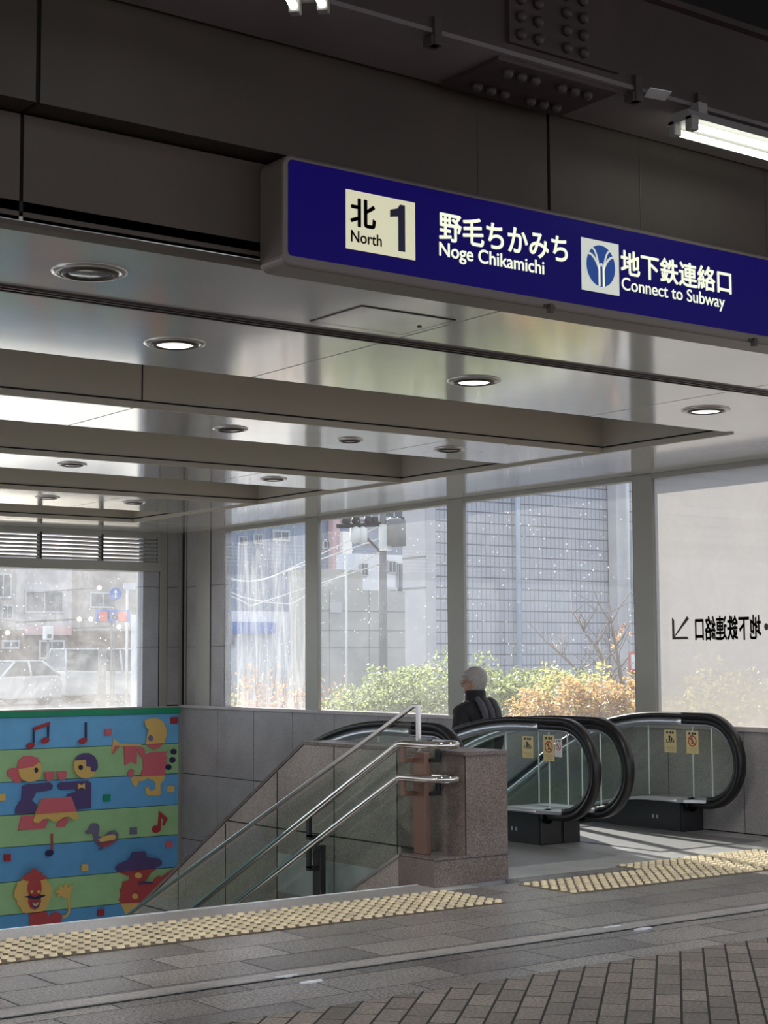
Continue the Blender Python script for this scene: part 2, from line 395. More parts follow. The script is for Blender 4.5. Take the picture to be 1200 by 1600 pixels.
# --- floors
bm = NB()
box(bm, -16, 7.38, 6.60, 8.42, -0.3, 0.0); box(bm, 7.38, WX, 6.60, 8.60, -0.3, 0.0); box(bm, WX, 26, 2, 9.0, -0.3, -0.02)
box(bm, -16, 26, 5.975, 6.60, -0.3, 0.0)
struct('floor', bm, m_floor)
struct('floor', BX(-30, 30, -40, 5.97, -0.3, 0.0), m_brick)
struct('floor', BX(1.5, 6.74, 8.42, 8.76, -0.3, 0.0), m_edge)          # stone edge at the head of the stairs
bm = NB(); box(bm, 7.01, WX, 8.60, 10.9, -0.3, -0.001); box(bm, 6.74, 7.01, 8.42, 8.95, -0.3, -0.002)
struct('floor', bm, m_landing)
bm = NB()
box(bm, 11.0, 120, 9.0, 320, -0.3, 0.0); box(bm, -120, 11.0, 19.45, 320, -0.3, 0.0)
struct('floor', bm, m_asphalt)
# drain slot cover across the paving
bm = NB(); box(bm, -12, WX, 6.615, 6.745, 0.0, 0.006)
tag(obj('drain_cover', bm, m_edge), 'long narrow stone drain cover running across the granite paving', 'drain cover')
bm = NB(); box(bm, -12, WX, 6.600, 6.612, 0.0, 0.003); box(bm, -12, WX, 6.748, 6.760, 0.0, 0.003)
struct('trim_9', bm, m_joint)
for k, (x, y, lb) in enumerate(((4.315, 6.63, 'small bright lifting plate in the drain line at the left, upper of a pair'),
                                (4.335, 6.45, 'small bright steel lifting plate in the paving at the left, lower of a pair'),
                                (6.53, 6.71, 'small bright steel lifting plate in the drain line in front of the granite block'),
                                (6.62, 6.56, 'small bright lifting plate in the paving just nearer than the drain line plate'))):
    bm = NB(); box(bm, x-0.06, x+0.06, y-0.012, y+0.012, 0.0, 0.009); box(bm, x-0.02, x+0.02, y-0.02, y+0.02, 0.0, 0.008)
    tag(obj('lifting_plate', bm, m_plate, bevel=0.002), lb, 'metal plate')

# --- stairs going down
bm = NB(); pts = [(8.76, 0.0)]; y, z = 8.76, 0.0
for k in range(30):
    z -= 0.155; pts.append((y, z)); y += 0.305; pts.append((y, z))
pts += [(y, z-0.4), (8.76, -0.5)]
prism(bm, pts, 'X', 1.5, 6.74)
struct('stairs', bm, m_gr_wall)
struct('floor', BX(-6, WX, 17.5, 19.6, -5.2, -5.0), m_gr_wall)

struct('trim_16', BX(1.5, 6.735, 8.745, 8.766, -0.02, 0.004), m_plate)  # pale strip standing in for the bright reflection along the stair edge
# --- right wall below the windows, tiled in granite
bm = NB(); box(bm, WX+0.006, WX+0.14, 5.87, WY+0.2, -6, 0.87, 1)
y = 18.233+0.875
edges = [WY]
while y > 6.0: edges.append(y); y -= 0.875
edges.append(5.87)
for ya, yb in zip(edges[1:], edges):
    for za, zb in ((0.011, 0.868), (-0.834, 0.005), (-1.68, -0.84), (-2.52, -1.686), (-6, -2.526)):
        if yb-ya > 0.02: box(bm, WX, WX+0.01, ya+0.005, yb-0.005, za+0.002, zb-0.002, 0)
struct('wall_right', bm, [m_gr_wall, m_joint])
struct('trim_1', BX(WX-0.035, WX+0.16, 5.87, WY, 0.868, 0.908), m_gr_sill, bevel=0.004)   # window sill

# --- back wall
bm = NB(); box(bm, -6, WX+0.15, WY+0.04, WY+0.2, -6, 0.873)
struct('wall_back', bm, m_gr_wall)
struct('wall_left', BX(1.35, 1.5, 8.76, WY+0.2, -6, 0.9), m_gr_wall)

# corner: granite strips and metal covers between back window and right windows
def strip(bm, axis, a0, a1, mi):
    for za, zb in ((0.91, 1.668), (1.674, 2.462), (2.468, CZ)):
        if axis == 'Y': box(bm, WX, WX+0.112, a0, a1, za, zb, mi)
        else: box(bm, a0, a1, WY, WY+0.12, za, zb, mi)
bm = NB()
strip(bm, 'Y', 18.09, 18.405, 0); strip(bm, 'Y', 18.80, 19.04, 0)
box(bm, WX+0.005, WX+0.105, 18.0905, WY+0.1, 0.9, CZ, 1)
strip(bm, 'X', 10.605, 10.79, 0)
box(bm, 10.48, WX+0.1, WY+0.004, WY+0.2, 0.89, CZ, 1)
struct('wall_corner', bm, [m_gr_wall, m_joint])
bm = NB(); box(bm, WX-0.012, WX+0.1, 18.425, 18.785, 0.9, CZ); box(bm, 10.485, 10.595, WY-0.012, WY+0.1, 0.89, CZ)
box(bm, 10.772, 10.809, WY-0.045, WY+0.0, -4, CZ); box(bm, WX-0.01, WX+0.01, 19.06, 19.09, 0.9, CZ)
struct('trim_2', bm, m_mull, bevel=0.003)
bm = NB()
for za, zb in ((0.885, 1.668), (1.674, 2.462), (2.468, CZ)): box(bm, 10.245, 10.478, WY+0.012, WY+0.2, za, zb, 0)
box(bm, 10.25, 10.478, WY+0.018, WY+0.2, 0.885, CZ, 1)
m_gr_skylit = granite('skylit pier granite', (0.30,0.31,0.33), (0.40,0.41,0.44), (0.5,0.51,0.54), rough=0.4, scale=90)  # sky light on the pier put into a paler, bluish stone colour
struct('wall_pier', bm, [m_gr_skylit, m_joint])

# --- window mullions and head frames on the right wall
mull = [16.06, 13.35, 10.61, 7.86]
for k, y in enumerate(mull):
    w = 0.135 if k < 2 else 0.125
    bm = NB(); box(bm, WX-0.01, WX+0.035, y-w, y+w, 0.905, CZ-0.002, 0); box(bm, WX+0.004, WX+0.03, y+w, y+w+0.022, 0.905, CZ-0.03, 1)
    struct('trim_%d' % (k+3), bm, [m_mull, m_gask], bevel=0.004)
bm = NB(); box(bm, WX-0.005, WX+0.115, 5.87, 18.09, CZ-0.045, CZ-0.001)
struct('trim_8', bm, m_mull)

m_win1 = dusty('streaked window glass', 0.17, 0.36, 0.9, streak=(3.2, 0.45), scale=2.2, low=0.10, bias=0.03)
m_win2 = dusty('speckled window glass', 0.09, 0.08, 1.0, scale=1.8, low=0.06)
m_win3 = dusty('dusty window glass', 0.075, 0.08, 1.0, scale=1.5, low=0.03)
m_win4 = dusty('frosted window film', 0.82, 0.12, 0.0, scale=2.2, frost=True)
m_winb = dusty('dirty street window glass', 0.07, 0.09, 0.5, scale=2.0, low=0.06)
m_clear = glass('clear window glass', (0.97,0.98,0.98), refl=0.8)
panes = [(16.195, 18.09, m_win1), (13.485, 15.925, m_win2), (10.735, 13.215, m_win3), (7.985, 10.485, m_win4), (5.87, 7.735, m_win4)]
for k, (a, b, m) in enumerate(panes):
    bm = BX(WX+0.016, WX+0.022, a, b, 0.905, CZ-0.04)
    bm.normal_update()
    for f in bm.faces: f.material_index = 1 if f.calc_center_median().x > WX+0.0215 else 0
    struct('window_%d' % (k+1), bm, [m_clear, m])
# back window
bm = NB(); box(bm, 1.5, 10.25, WY+0.09, WY+0.096, 0.885, 2.70)
for f in bm.faces: f.material_index = 1 if f.calc_center_median().y > WY+0.0955 else 0
struct('window_6', bm, [m_clear, m_winb])
struct('trim_10', BX(1.5, 10.79, WY-0.03, WY+0.2, 0.874, 0.892), m_gr_sill)
bm = NB()
for x in (1.6, 5.2): box(bm, x-0.06, x+0.06, WY-0.01, WY+0.15, 0.8, 2.7)
struct('trim_11', bm, m_mull)

# writing on the frosted glass, read from the street side
def text_mesh(s, bold=0.0):
    bold, bw = 0.0, bold
    cu = bpy.data.curves.new('lettering', 'FONT'); cu.body = s; cu.size = 1.0; cu.offset = bold; cu.fill_mode = 'BOTH'; cu.extrude = 0.0
    o = bpy.data.objects.new('lettering', cu); col.objects.link(o)
    dg = bpy.context.evaluated_depsgraph_get(); ev = o.evaluated_get(dg); me = ev.to_mesh()
    bm = NB(); bm.from_mesh(me); ev.to_mesh_clear()
    bpy.data.objects.remove(o); bpy.data.curves.remove(cu)
    if bw > 0:
        src = bm.faces[:]; base = list(bm.verts)
        me = bpy.data.meshes.new('t'); bm.to_mesh(me)
        for k in range(8):
            n0 = len(bm.verts); bm.from_mesh(me); bm.verts.ensure_lookup_table()
            for v in bm.verts[n0:]: v.co.x += bw*cos(k*pi/4); v.co.y += bw*sin(k*pi/4)
        bpy.data.meshes.remove(me)
    return bm
def letter(name, s, plane, u0, u1, v0, v1, depth, mat, parent, bold=0.0, thick=0.003):
    """lettering fitted into u0..u1, v0..v1 on the plane Y=depth (facing -Y) or X=depth (read from +X)"""
    bm = text_mesh(s, bold)
    xs = [v.co.x for v in bm.verts]; ys = [v.co.y for v in bm.verts]
    a0, a1, b0, b1 = min(xs), max(xs), min(ys), max(ys)
    r = bmesh.ops.extrude_face_region(bm, geom=list(bm.faces))
    top = set(v for v in r['geom'] if isinstance(v, bmesh.types.BMVert))
    for v in bm.verts:
        u = u0 + (v.co.x-a0)/(a1-a0)*(u1-u0); w = v0 + (v.co.y-b0)/(b1-b0)*(v1-v0); t = thick if v in top else 0.0
        v.co = (u, depth-t, w) if plane == 'Y' else (depth+t, u, w)
    return obj(name, bm, mat, parent)
m_film = pm('dark grey lettering film', (0.055,0.045,0.04), rough=0.6)
lt = letter('window_lettering', '地下鉄連絡口', 'X', 9.262, 10.012, 1.645, 1.862, WX+0.010, m_film, None, bold=0.022)
tag(lt, 'mirrored dark characters stuck on the frosted window at the right', 'lettering')
bm = NB()
prism(bm, [(10.285,1.66),(10.285,1.855),(10.262,1.835),(10.262,1.685),(10.11,1.685),(10.09,1.66)], 'X', WX+0.008, WX+0.013)
prism(bm, [(10.285,1.66),(10.262,1.692),(10.105,1.865),(10.085,1.842)], 'X', WX+0.010, WX+0.014)
tag(obj('arrow_mark', bm, m_film), 'dark diagonal arrow stuck on the frosted window left of the characters', 'arrow')
bm = NB(); prism(bm, [(9.205+0.022*cos(k*pi/6), 1.755+0.03*sin(k*pi/6)) for k in range(12)], 'X', WX+0.010, WX+0.014)
tag(obj('dot_mark', bm, m_film), 'dark round dot stuck on the frosted window right of the characters', 'dot')

# --- ceiling: glossy panels, coffer openings, beam faces
XP = 9.33
def panel_row(bm, xs, y0, y1, z0=CZ, t=0.03, g=0.007):
    for a, b in zip(xs, xs[1:]): box(bm, a+g, b-g, y0, y1, z0, z0+t)
JX = [-8.6, -5.85, -3.1, -0.35, 2.4, 5.10, 7.86, 10.6, 10.95]
JXP = [-8.6, -5.85, -3.1, -0.35, 2.4, 5.10, 7.86, XP]
bm = NB()
panel_row(bm, JX, 5.80, 6.795); panel_row(bm, JX, 6.885, 8.22)
struct('ceiling', bm, m_ceil)
bm = NB(); box(bm, -8.6, 10.95, 6.79, 6.89, CZ+0.012, CZ+0.04); box(bm, -8.6, 10.95, 6.79, 6.80, CZ-0.012, CZ+0.03); box(bm, -8.6, 10.95, 6.875, 6.888, CZ-0.012, CZ+0.03)
box(bm, -8.6, 10.95, 6.828, 6.845, CZ-0.012, CZ+0.02)
struct('ceiling', bm, m_groove)
strips = [(9.60, 10.73), (12.33, 13.40), (14.90, 16.48)]
bm = NB()
for a, b in strips: panel_row(bm, JXP, a+0.02, b-0.02, CZ+0.005)
struct('ceiling', bm, m_ceil)
bm = NB()
for a, b in zip([8.22, 10.6, 13.35, 16.06], [10.6, 13.35, 16.06, 17.75]): box(bm, XP+0.02, 10.95, a+0.004, b-0.004, CZ, CZ+0.03)
panel_row(bm, JX, 17.77, WY+0.2)
struct('ceiling', bm, m_ceil)
# dark backing over the joints
bm = NB(); box(bm, -8.6, 10.95, 5.8, 8.2, CZ+0.05, CZ+0.09); box(bm, XP+0.05, 10.95, 8.2, WY+0.2, CZ+0.05, CZ+0.09); box(bm, -8.6, XP+0.05, 17.8, WY+0.2, CZ+0.05, CZ+0.09)
for a, b in strips: box(bm, -8.6, XP, a+0.03, b-0.03, CZ+0.05, CZ+0.09)
struct('ceiling', bm, m_joint)
# recessed coffers: beige faces and white top
holes = [(8.22, 9.60), (10.73, 12.33), (13.40, 14.90), (16.48, 17.75)]
TOP = 3.72
bm = NB()
for a, b in holes:
    box(bm, -8.6, XP, b, b+0.02, CZ+0.035, TOP); box(bm, -8.6, XP, a-0.02, a, CZ+0.035, TOP)
    box(bm, XP, XP+0.02, a-0.02, b+0.02, CZ+0.035, TOP)
    box(bm, -8.62, -8.6, a, b, CZ, TOP)
struct('ceiling', bm, m_beam)
bm = NB()
for a, b in holes: box(bm, -8.6, XP+0.02, a-0.02, b+0.02, TOP, TOP+0.05)
struct('ceiling', bm, m_white)
# lips along the beam faces
bm = NB()
for a, b in holes:
    box(bm, -8.6, XP, b-0.006, b+0.022, CZ-0.012, CZ+0.03)
box(bm, XP-0.006, XP+0.022, 8.22, 17.77, CZ-0.012, CZ+0.03)
struct('trim_12', bm, m_beam)
bm = NB()
for a, b in holes: box(bm, -8.6, XP-0.006, b-0.008, b-0.004, CZ+0.032, CZ+0.042)
box(bm, XP-0.008, XP-0.004, 8.22, 17.77, CZ+0.032, CZ+0.042)
for a, b in holes: 
    if a < 9: box(bm, 5.096, 5.104, b-0.004, b+0.0, CZ+0.03, TOP)
struct('trim_13', bm, m_joint)
bm = NB(); box(bm, -12, 11.2, 5.85, WY+0.25, 3.80, 4.3)
struct('ceiling', bm, m_concrete)
# roof edge over the right wall and back wall
bm = NB(); box(bm, WX+0.0, WX+0.115, 5.87, WY+0.2, CZ+0.03, 4.3); box(bm, -8.6, WX+0.15, WY+0.05, WY+0.2, CZ, 4.3)
struct('wall_parapet', bm, m_mull)

# --- fascia over the entrance
LED = 3.615; FT = 4.135
bm = NB()
for a, b in zip([-12, 2.55, 8.1], [2.55, 8.1, 16]): box(bm, a+0.008, b-0.008, 5.80, 5.86, CZ+0.016, LED)
box(bm, -12, 16, 5.82, 5.86, CZ+0.005, LED, 1); box(bm, -12, 16, 5.785, 5.86, CZ-0.012, CZ+0.008, 0)
struct('wall_front', bm, [m_fascia_low, m_joint])
bm = NB()
for a, b in zip([-12, 2.555, 5.183, 7.8, 10.4], [2.555, 5.183, 7.8, 10.4, 16]): box(bm, a+0.010, b-0.010, 5.67, 5.86, LED+0.012, FT)
box(bm, -12, 16, 5.685, 5.86, LED+0.014, FT, 1)
struct('wall_front', bm, [m_fascia, m_joint])
bm = NB()
for x in (4.744, 5.80, 6.75): box(bm, x-0.003, x+0.003, 5.6685, 5.675, LED+0.02, FT-0.03)
struct('trim_14', bm, m_groove)
bm = NB(); tube(bm, [(-12, 5.655, FT-0.005), (16, 5.655, FT-0.005)], 0.014, 8)
struct('trim_15', bm, m_fascia)
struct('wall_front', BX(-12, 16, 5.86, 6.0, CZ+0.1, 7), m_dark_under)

# --- girder of the railway bridge and deck above
GY0, GY1, GZ = 5.18, 5.64, 4.118
gd = empty('steel_girder', (6, 5.4, GZ), 'dark brown riveted steel girder running across the top above the fascia', 'girder')
obj('girder_web', BX(-14, 18, GY0, GY0+0.04, GZ, 4.54), m_girder, gd)
obj('bottom_flange', BX(-14, 18, GY0-0.004, GY1, GZ-0.02, GZ), m_under_lit, gd)
obj('top_flange', BX(-14, 18, GY0-0.05, GY1, 4.54, 4.57), m_girder, gd)
obj('splice_plate', BX(4.50, 5.16, GY0-0.022, GY0, GZ+0.03, 4.52), m_girder, gd)
obj('splice_plate', BX(4.48, 5.20, GY0+0.03, GY1-0.03, GZ-0.04, GZ-0.018), m_girder, gd)
def bolt_bm(x, y, z, d):
    bm = NB()
    if d == 'Y': lathe(bm, (x, y, z), [(0.0, 0), (0.026, 0), (0.026, -0.018), (0.017, -0.03), (0.0, -0.03)], 8, 'Y')
    else: lathe(bm, (x, y, z), [(0.0, 0), (0.026, 0), (0.026, -0.02), (0.017, -0.034), (0.0, -0.034)], 8, 'Z')
    return bm
for x in (4.56, 4.66, 4.83, 4.93):
    for z in (4.19, 4.27, 4.35, 4.43): obj('bolt', bolt_bm(x, GY0-0.02, z, 'Y'), m_bolt, gd)
for y in (5.29, 5.50):
    for x in (4.60, 4.68, 4.76, 4.92, 5.00, 5.08): obj('bolt', bolt_bm(x, y, GZ-0.038, 'Z'), m_bolt, gd)
gl = at(1025, 147, Z=GZ-0.02)
tag(obj('paper_tag', PR([(gl.x-0.09, gl.y-0.05), (gl.x+0.03, gl.y-0.07), (gl.x+0.09, gl.y+0.03), (gl.x-0.03, gl.y+0.05)], 'Z', GZ-0.026, GZ-0.021), m_white),
    'small pale rectangular tag stuck under the girder left of the fluorescent lamp', 'tag')
for k, (px, py, lb) in enumerate(((683, 52, 'small dark clamp hanging on the girder edge left of the bolts'), (1015, 134, 'small dark clamp on the girder edge beside the pale tag'),
                                  (1135, 155, 'larger dark clamp on the girder edge above the fluorescent lamp'))):
    p = at(px, py, Z=GZ-0.02)
    bm = NB(); s = 0.02 if k < 2 else 0.03
    box(bm, p.x-s, p.x+s, GY0-0.02, GY0+0.03, GZ-0.05-s, GZ+0.05); box(bm, p.x-s*1.6, p.x+s*1.6, GY0-0.012, GY0+0.05, GZ-0.05-s, GZ-0.03)
    tag(obj('girder_clamp', bm, m_bolt, bevel=0.004), lb, 'clamp')
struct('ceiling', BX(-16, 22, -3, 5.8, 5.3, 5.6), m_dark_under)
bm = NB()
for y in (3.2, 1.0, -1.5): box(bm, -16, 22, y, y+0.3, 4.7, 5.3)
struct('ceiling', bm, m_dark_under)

# --- twin fluorescent lamps
def twin_lamp(name, loc, length, rz, label, group=None):
    e = empty(name, loc, label, 'lamp', group); 
    def T(bm):
        bm.transform(Matrix.Translation(Vector(loc)) @ Matrix.Rotation(rz, 4, 'Z')); return bm
    bm = NB(); prism(bm, [(-0.08, 0.03), (-0.05, 0.08), (0.05, 0.08), (0.08, 0.03)], 'X', 0.0, length); obj('fitting', T(bm), m_fix, e)
    for s in (-1, 1):
        bm = NB(); tube(bm, [(0.05, s*0.055, 0), (length-0.05, s*0.055, 0)], 0.016, 10); obj('tube', T(bm), m_tube, e, smooth=True)
        for a in (0.0, length-0.05):
            bm = NB(); box(bm, a, a+0.05, s*0.055-0.022, s*0.055+0.022, -0.022, 0.05); obj('socket', T(bm), m_fix, e, bevel=0.006)
    bm = NB(); box(bm, 0.1, 0.16, -0.03, 0.03, 0.08, 0.14); obj('hanger', T(bm), m_fix, e)
    bm = NB(); box(bm, length-0.16, length-0.1, -0.03, 0.03, 0.08, 0.14); obj('hanger', T(bm), m_fix, e)
    return e
LZ = 3.97
p1 = at(1062, 200, Z=LZ)
l1 = twin_lamp('fluorescent_lamp', (p1.x, p1.y, LZ), 1.22, 0.0, 'twin tube fluorescent lamp lit under the girder at the upper right')
p2 = at(485, 16, Z=LZ)
l2 = twin_lamp('fluorescent_lamp', (p2.x, p2.y, LZ), 1.22, radians(225), 'twin tube fluorescent lamp cut off by the top edge of the picture')
# unseen lamps added under the bridge to light the foreground
for x, y in ((-1.0, 5.1), (1.0, 2.6), (8.5, 5.1), (5.0, 2.0), (8.0, 2.0)):
    twin_lamp('fluorescent_lamp', (x, y, 4.3), 1.22, 0.0, 'unseen twin tube fluorescent lamp added to light the foreground', 'added lamps under the bridge out of view')

# --- station sign
SX0, SX1, SY, SZ0, SZ1 = 3.632, 8.2, 5.61, 3.135, 3.612
sg = empty('station_sign', ((SX0+SX1)/2, 5.7, SZ0), 'long dark blue station entrance sign with white lettering under the fascia', 'sign')
def rrect(x0, x1, z0, z1, r, n=6):
    P = []
    for cx, cz, a0 in ((x1-r, z1-r, 0), (x0+r, z1-r, pi/2), (x0+r, z0+r, pi), (x1-r, z0+r, 3*pi/2)):
        for k in range(n+1): P.append((cx+r*cos(a0+pi/2*k/n), cz+r*sin(a0+pi/2*k/n)))
    return P
obj('sign_box', PR(rrect(SX0, SX1, SZ0, SZ1, 0.045), 'Y', SY, 5.80), m_sign_frame, sg, bevel=0.012)
obj('sign_panel', PR(rrect(SX0+0.025, SX1-0.03, SZ0+0.045, SZ1-0.022, 0.02), 'Y', SY-0.004, SY+0.01), m_sign_blue, sg)
D0 = SY-0.005
pl = obj('number_plate', BX(3.948, 4.321, D0-0.003, D0+0.004, 3.251, 3.510), m_sign_cream, sg)
D1 = D0-0.004
letter('character', '北', 'Y', 3.968, 4.103, 3.352, 3.478, D1, m_sign_dark, pl, bold=0.022)
letter('word', 'North', 'Y', 3.972, 4.135, 3.283, 3.334, D1, m_sign_dark, pl, bold=0.004)
bm = NB(); prism(bm, [(4.226,3.279),(4.262,3.279),(4.262,3.487),(4.236,3.487),(4.222,3.468),(4.182,3.456),(4.182,3.424),(4.226,3.432)], 'Y', D1-0.003, D1)
obj('numeral', bm, m_sign_dark, pl)
letter('characters', '野毛ちかみち', 'Y', 4.457, 5.236, 3.364, 3.498, D0, m_sign_white, sg, bold=0.02)
letter('words', 'Noge Chikamichi', 'Y', 4.457, 5.085, 3.272, 3.357, D0, m_sign_white, sg, bold=0.014)
lp = obj('emblem_plate', BX(5.326, 5.574, D0-0.003, D0+0.004, 3.254, 3.509), m_sign_white, sg)
# round emblem: blue disc cut by a white forked mark
cxl, czl, rl = 5.450, 3.384, 0.094
obj('emblem_disc', PR([(cxl+rl*cos(2*pi*k/40), czl+rl*1.08*sin(2*pi*k/40)) for k in range(40)], 'Y', D1-0.003, D1), m_sign_royal, lp)
bm = NB()
def band2(bm, pts, w, y0, y1):
    L_, R_ = [], []
    for i, (x, z) in enumerate(pts):
        a = pts[max(i-1, 0)]; b = pts[min(i+1, len(pts)-1)]; dx, dz = b[0]-a[0], b[1]-a[1]; l = hypot(dx, dz)
        L_.append((x-dz/l*w, z+dx/l*w)); R_.append((x+dz/l*w, z-dx/l*w))
    for i in range(len(pts)-1): prism(bm, [L_[i], L_[i+1], R_[i+1], R_[i]], 'Y', y0, y1)
for s in (-1, 1):
    for x0, xe, ze, w in ((0.014, 0.082, 0.052, 0.0055), (0.014, 0.058, 0.080, 0.0045)):
        pts = [(cxl+s*x0, czl-0.10), (cxl+s*x0, czl-0.02)]
        for k in range(1, 8):
            t = k/7; pts.append((cxl+s*(x0+(xe-x0)*t**1.15), czl-0.02+(ze+0.02)*sin(t*pi/2)**0.9))
        band2(bm, pts, w, D1-0.006, D1-0.0025)
    band2(bm, [(cxl+s*0.0, czl+0.012), (cxl+s*0.012, czl-0.005), (cxl+s*0.012, czl-0.02)], 0.004, D1-0.0055, D1-0.0025)
obj('emblem_mark', bm, m_sign_white, lp)
letter('characters', '地下鉄連絡口', 'Y', 5.588, 6.384, 3.362, 3.490, D0, m_sign_white, sg, bold=0.02)
letter('words', 'Connect to Subway', 'Y', 5.592, 6.330, 3.268, 3.352, D0, m_sign_white, sg, bold=0.006)
for x in (5.12, 6.55):
    bm = NB(); box(bm, x-0.035, x+0.035, SY-0.006, SY+0.03, SZ0+0.004, SZ0+0.018); box(bm, x-0.012, x+0.012, SY-0.02, SY+0.01, SZ0-0.02, SZ0+0.022)
    obj('latch', bm, m_bolt, sg, bevel=0.003)

# --- downlights
def downlight(loc, lit):
    x, y, z = loc
    e = empty('downlight', loc)
    bm = NB(); lathe(bm, (x, y, z), [(0.165, 0.0), (0.165, -0.006), (0.150, -0.012), (0.128, -0.012), (0.128, 0.0)], 32)
    obj('outer_ring', bm, m_ring, e, smooth=True)
    bm = NB(); lathe(bm, (x, y, z), [(0.122, -0.002), (0.122, -0.016), (0.104, -0.020), (0.100, -0.004)], 32)
    obj('inner_ring', bm, m_groove, e, smooth=True)
    bm = NB(); lathe(bm, (x, y, z), [(0.102, -0.008), (0.09, -0.014), (0.0, -0.018)], 32); bmesh.ops.remove_doubles(bm, verts=bm.verts, dist=1e-5)
    obj('lens', bm, m_lens if lit else m_lens_off, e, smooth=True)
    return e
lit = downlight((4.204, 7.55, CZ), True); tag(lit, 'lit round ceiling downlight left, in front of the first beam', 'downlight', 'lit downlights in the front ceiling')
for x, lb in ((6.265, 'lit round ceiling downlight in the middle of the front ceiling'), (8.313, 'lit round ceiling downlight at the right above the frosted window')):
    dup(lit, (x, 7.55, CZ), lb)
for x in (-2.0, 0.08, 2.14): dup(lit, (x, 7.55, CZ), 'unseen lit ceiling downlight added at the left to brighten the interior', 'added lit downlights out of view')  # unseen downlights added to raise the light inside
for x in (-2.0, 0.08, 2.14, 4.204, 6.265, 8.313):  # area light for each downlight, seen and added
    la = bpy.data.lights.new('downlight_lamp', 'AREA'); la.shape = 'DISK'; la.size = 0.18; la.energy = 12; la.color = (1.0, 0.95, 0.86)
    lo = bpy.data.objects.new('downlight_lamp', la); col.objects.link(lo); lo.location = (x, 7.55, CZ-0.03)
off = downlight((3.113, 6.35, CZ), False); tag(off, 'unlit round downlight at the far left just below the fascia', 'downlight', 'unlit downlights')
for x, y, lb in ((6.146, 10.2, 'unlit downlight between first and second beam, left of three'), (7.22, 10.2, 'middle downlight of the three between first and second beam'),
                 (8.2, 10.2, 'right downlight of the three between first and second beam'), (8.2, 12.83, 'right downlight of the two between second and third beam'),
                 (6.145, 12.83, 'left downlight of the two between second and third beam'), (7.2, 15.6, 'left small downlight beyond the third beam'), (8.2, 15.6, 'right small downlight beyond the third beam')):
    dup(off, (x, y, CZ+0.005), lb).scale = (0.78, 0.78, 1.0) if x != 7.22 else (0.62, 0.62, 1.0)
# access hatch
bm = NB(); hx0, hx1, hy0, hy1 = 4.47, 5.05, 6.22, 6.66
e = empty('ceiling_hatch', ((hx0+hx1)/2, 6.44, CZ), 'square access hatch in the glossy ceiling under the sign', 'hatch')
box(bm, hx0+0.012, hx1-0.012, hy0+0.012, hy1-0.012, CZ-0.005, CZ+0.0); obj('hatch_door', bm, m_ceil, e)
bm = NB()
for a in ((hx0, hx1, hy0, hy0+0.012), (hx0, hx1, hy1-0.012, hy1), (hx0, hx0+0.012, hy0, hy1), (hx1-0.012, hx1, hy0, hy1)): box(bm, *a, CZ-0.004, CZ)
obj('hatch_frame', bm, m_groove, e)
bm = NB(); cyl(bm, (4.99, 6.44), 0.012, 0.012, CZ-0.01, CZ-0.004, 10); obj('hatch_lock', bm, m_bolt, e)

# --- louvre over the back window
lv = empty('ventilation_louvre', (6, WY, 2.67), 'wide beige metal ventilation louvre above the back window', 'louvre')
obj('bottom_rail', BX(1.5, 10.48, WY-0.04, WY+0.12, 2.665, 2.785), m_mull, lv, bevel=0.004)
obj('top_rail', BX(1.5, 10.48, WY-0.02, WY+0.12, 3.125, CZ-0.001), m_mull, lv)
obj('end_post', BX(10.44, 10.485, WY-0.03, WY+0.12, 2.785, 3.13), m_mull, lv)
for k in range(7):
    z = 2.815+k*0.05
    bm = NB(); prism(bm, [(WY-0.02, z-0.014), (WY-0.02, z+0.010), (WY+0.09, z+0.030), (WY+0.09, z+0.006)], 'X', 1.5, 10.44)
    obj('slat', bm, m_mull, lv)
for x in (2.0, 2.86, 3.72, 4.58, 5.44, 6.3, 7.16, 8.02, 8.771, 9.63):
    obj('slat_divider', BX(x-0.012, x+0.012, WY-0.03, WY+0.09, 2.785, 3.13), m_gask, lv)

# --- tactile paving: raised studs on a brown base
def tactile(name, xa, xb, ya, yb, sp, label, skip=None, z=0.0):
    e = empty(name, ((xa+xb)/2, (ya+yb)/2, z), label, 'tactile paving')
    nx = max(1, round((xb-xa)/(4*sp))); ny = max(1, round((yb-ya)/(4*sp)))
    for a in range(nx):
        for c in range(ny):
            x0, x1 = xa+(xb-xa)*a/nx, xa+(xb-xa)*(a+1)/nx; y0, y1 = ya+(yb-ya)*c/ny, ya+(yb-ya)*(c+1)/ny
            bm = NB(); box(bm, x0+0.001, x1-0.001, y0+0.001, y1-0.001, z, z+0.004, 0)
            n = max(1, round((x1-x0)/sp)); m = max(1, round((y1-y0)/sp)); rx = sp*0.31
            for i in range(n):
                for j in range(m):
                    x = x0+(i+0.5)*(x1-x0)/n; y = y0+(j+0.5)*(y1-y0)/m
                    A = [bm.verts.new((x+cos(2*pi*k/8)*rx, y+sin(2*pi*k/8)*rx, z+0.003)) for k in range(8)]
                    B = [bm.verts.new((x+cos(2*pi*k/8)*rx*0.82, y+sin(2*pi*k/8)*rx*0.82, z+0.018)) for k in range(8)]
                    bm.faces.new(B).material_index = 1
                    for k in range(8): bm.faces.new((A[k], A[(k+1) % 8], B[(k+1) % 8], B[k])).material_index = 1
            obj('studded_slab', bm, [m_tac_base, m_yellow_tac], e)
    return e
tactile('tactile_strip', 0.9, 6.68, 7.78, 8.40, 0.0775, 'pale studded tactile strip along the head of the stairs at the left')
tactile('tactile_strip', 7.26, 9.95, 7.80, 8.34, 0.0775, 'yellow studded tactile strip in front of the escalators at the right')
tactile('tactile_strip', 8.45, 9.95, 8.345, 8.64, 0.0775, 'narrow yellow studded tactile strip just behind the right strip', z=0.0)

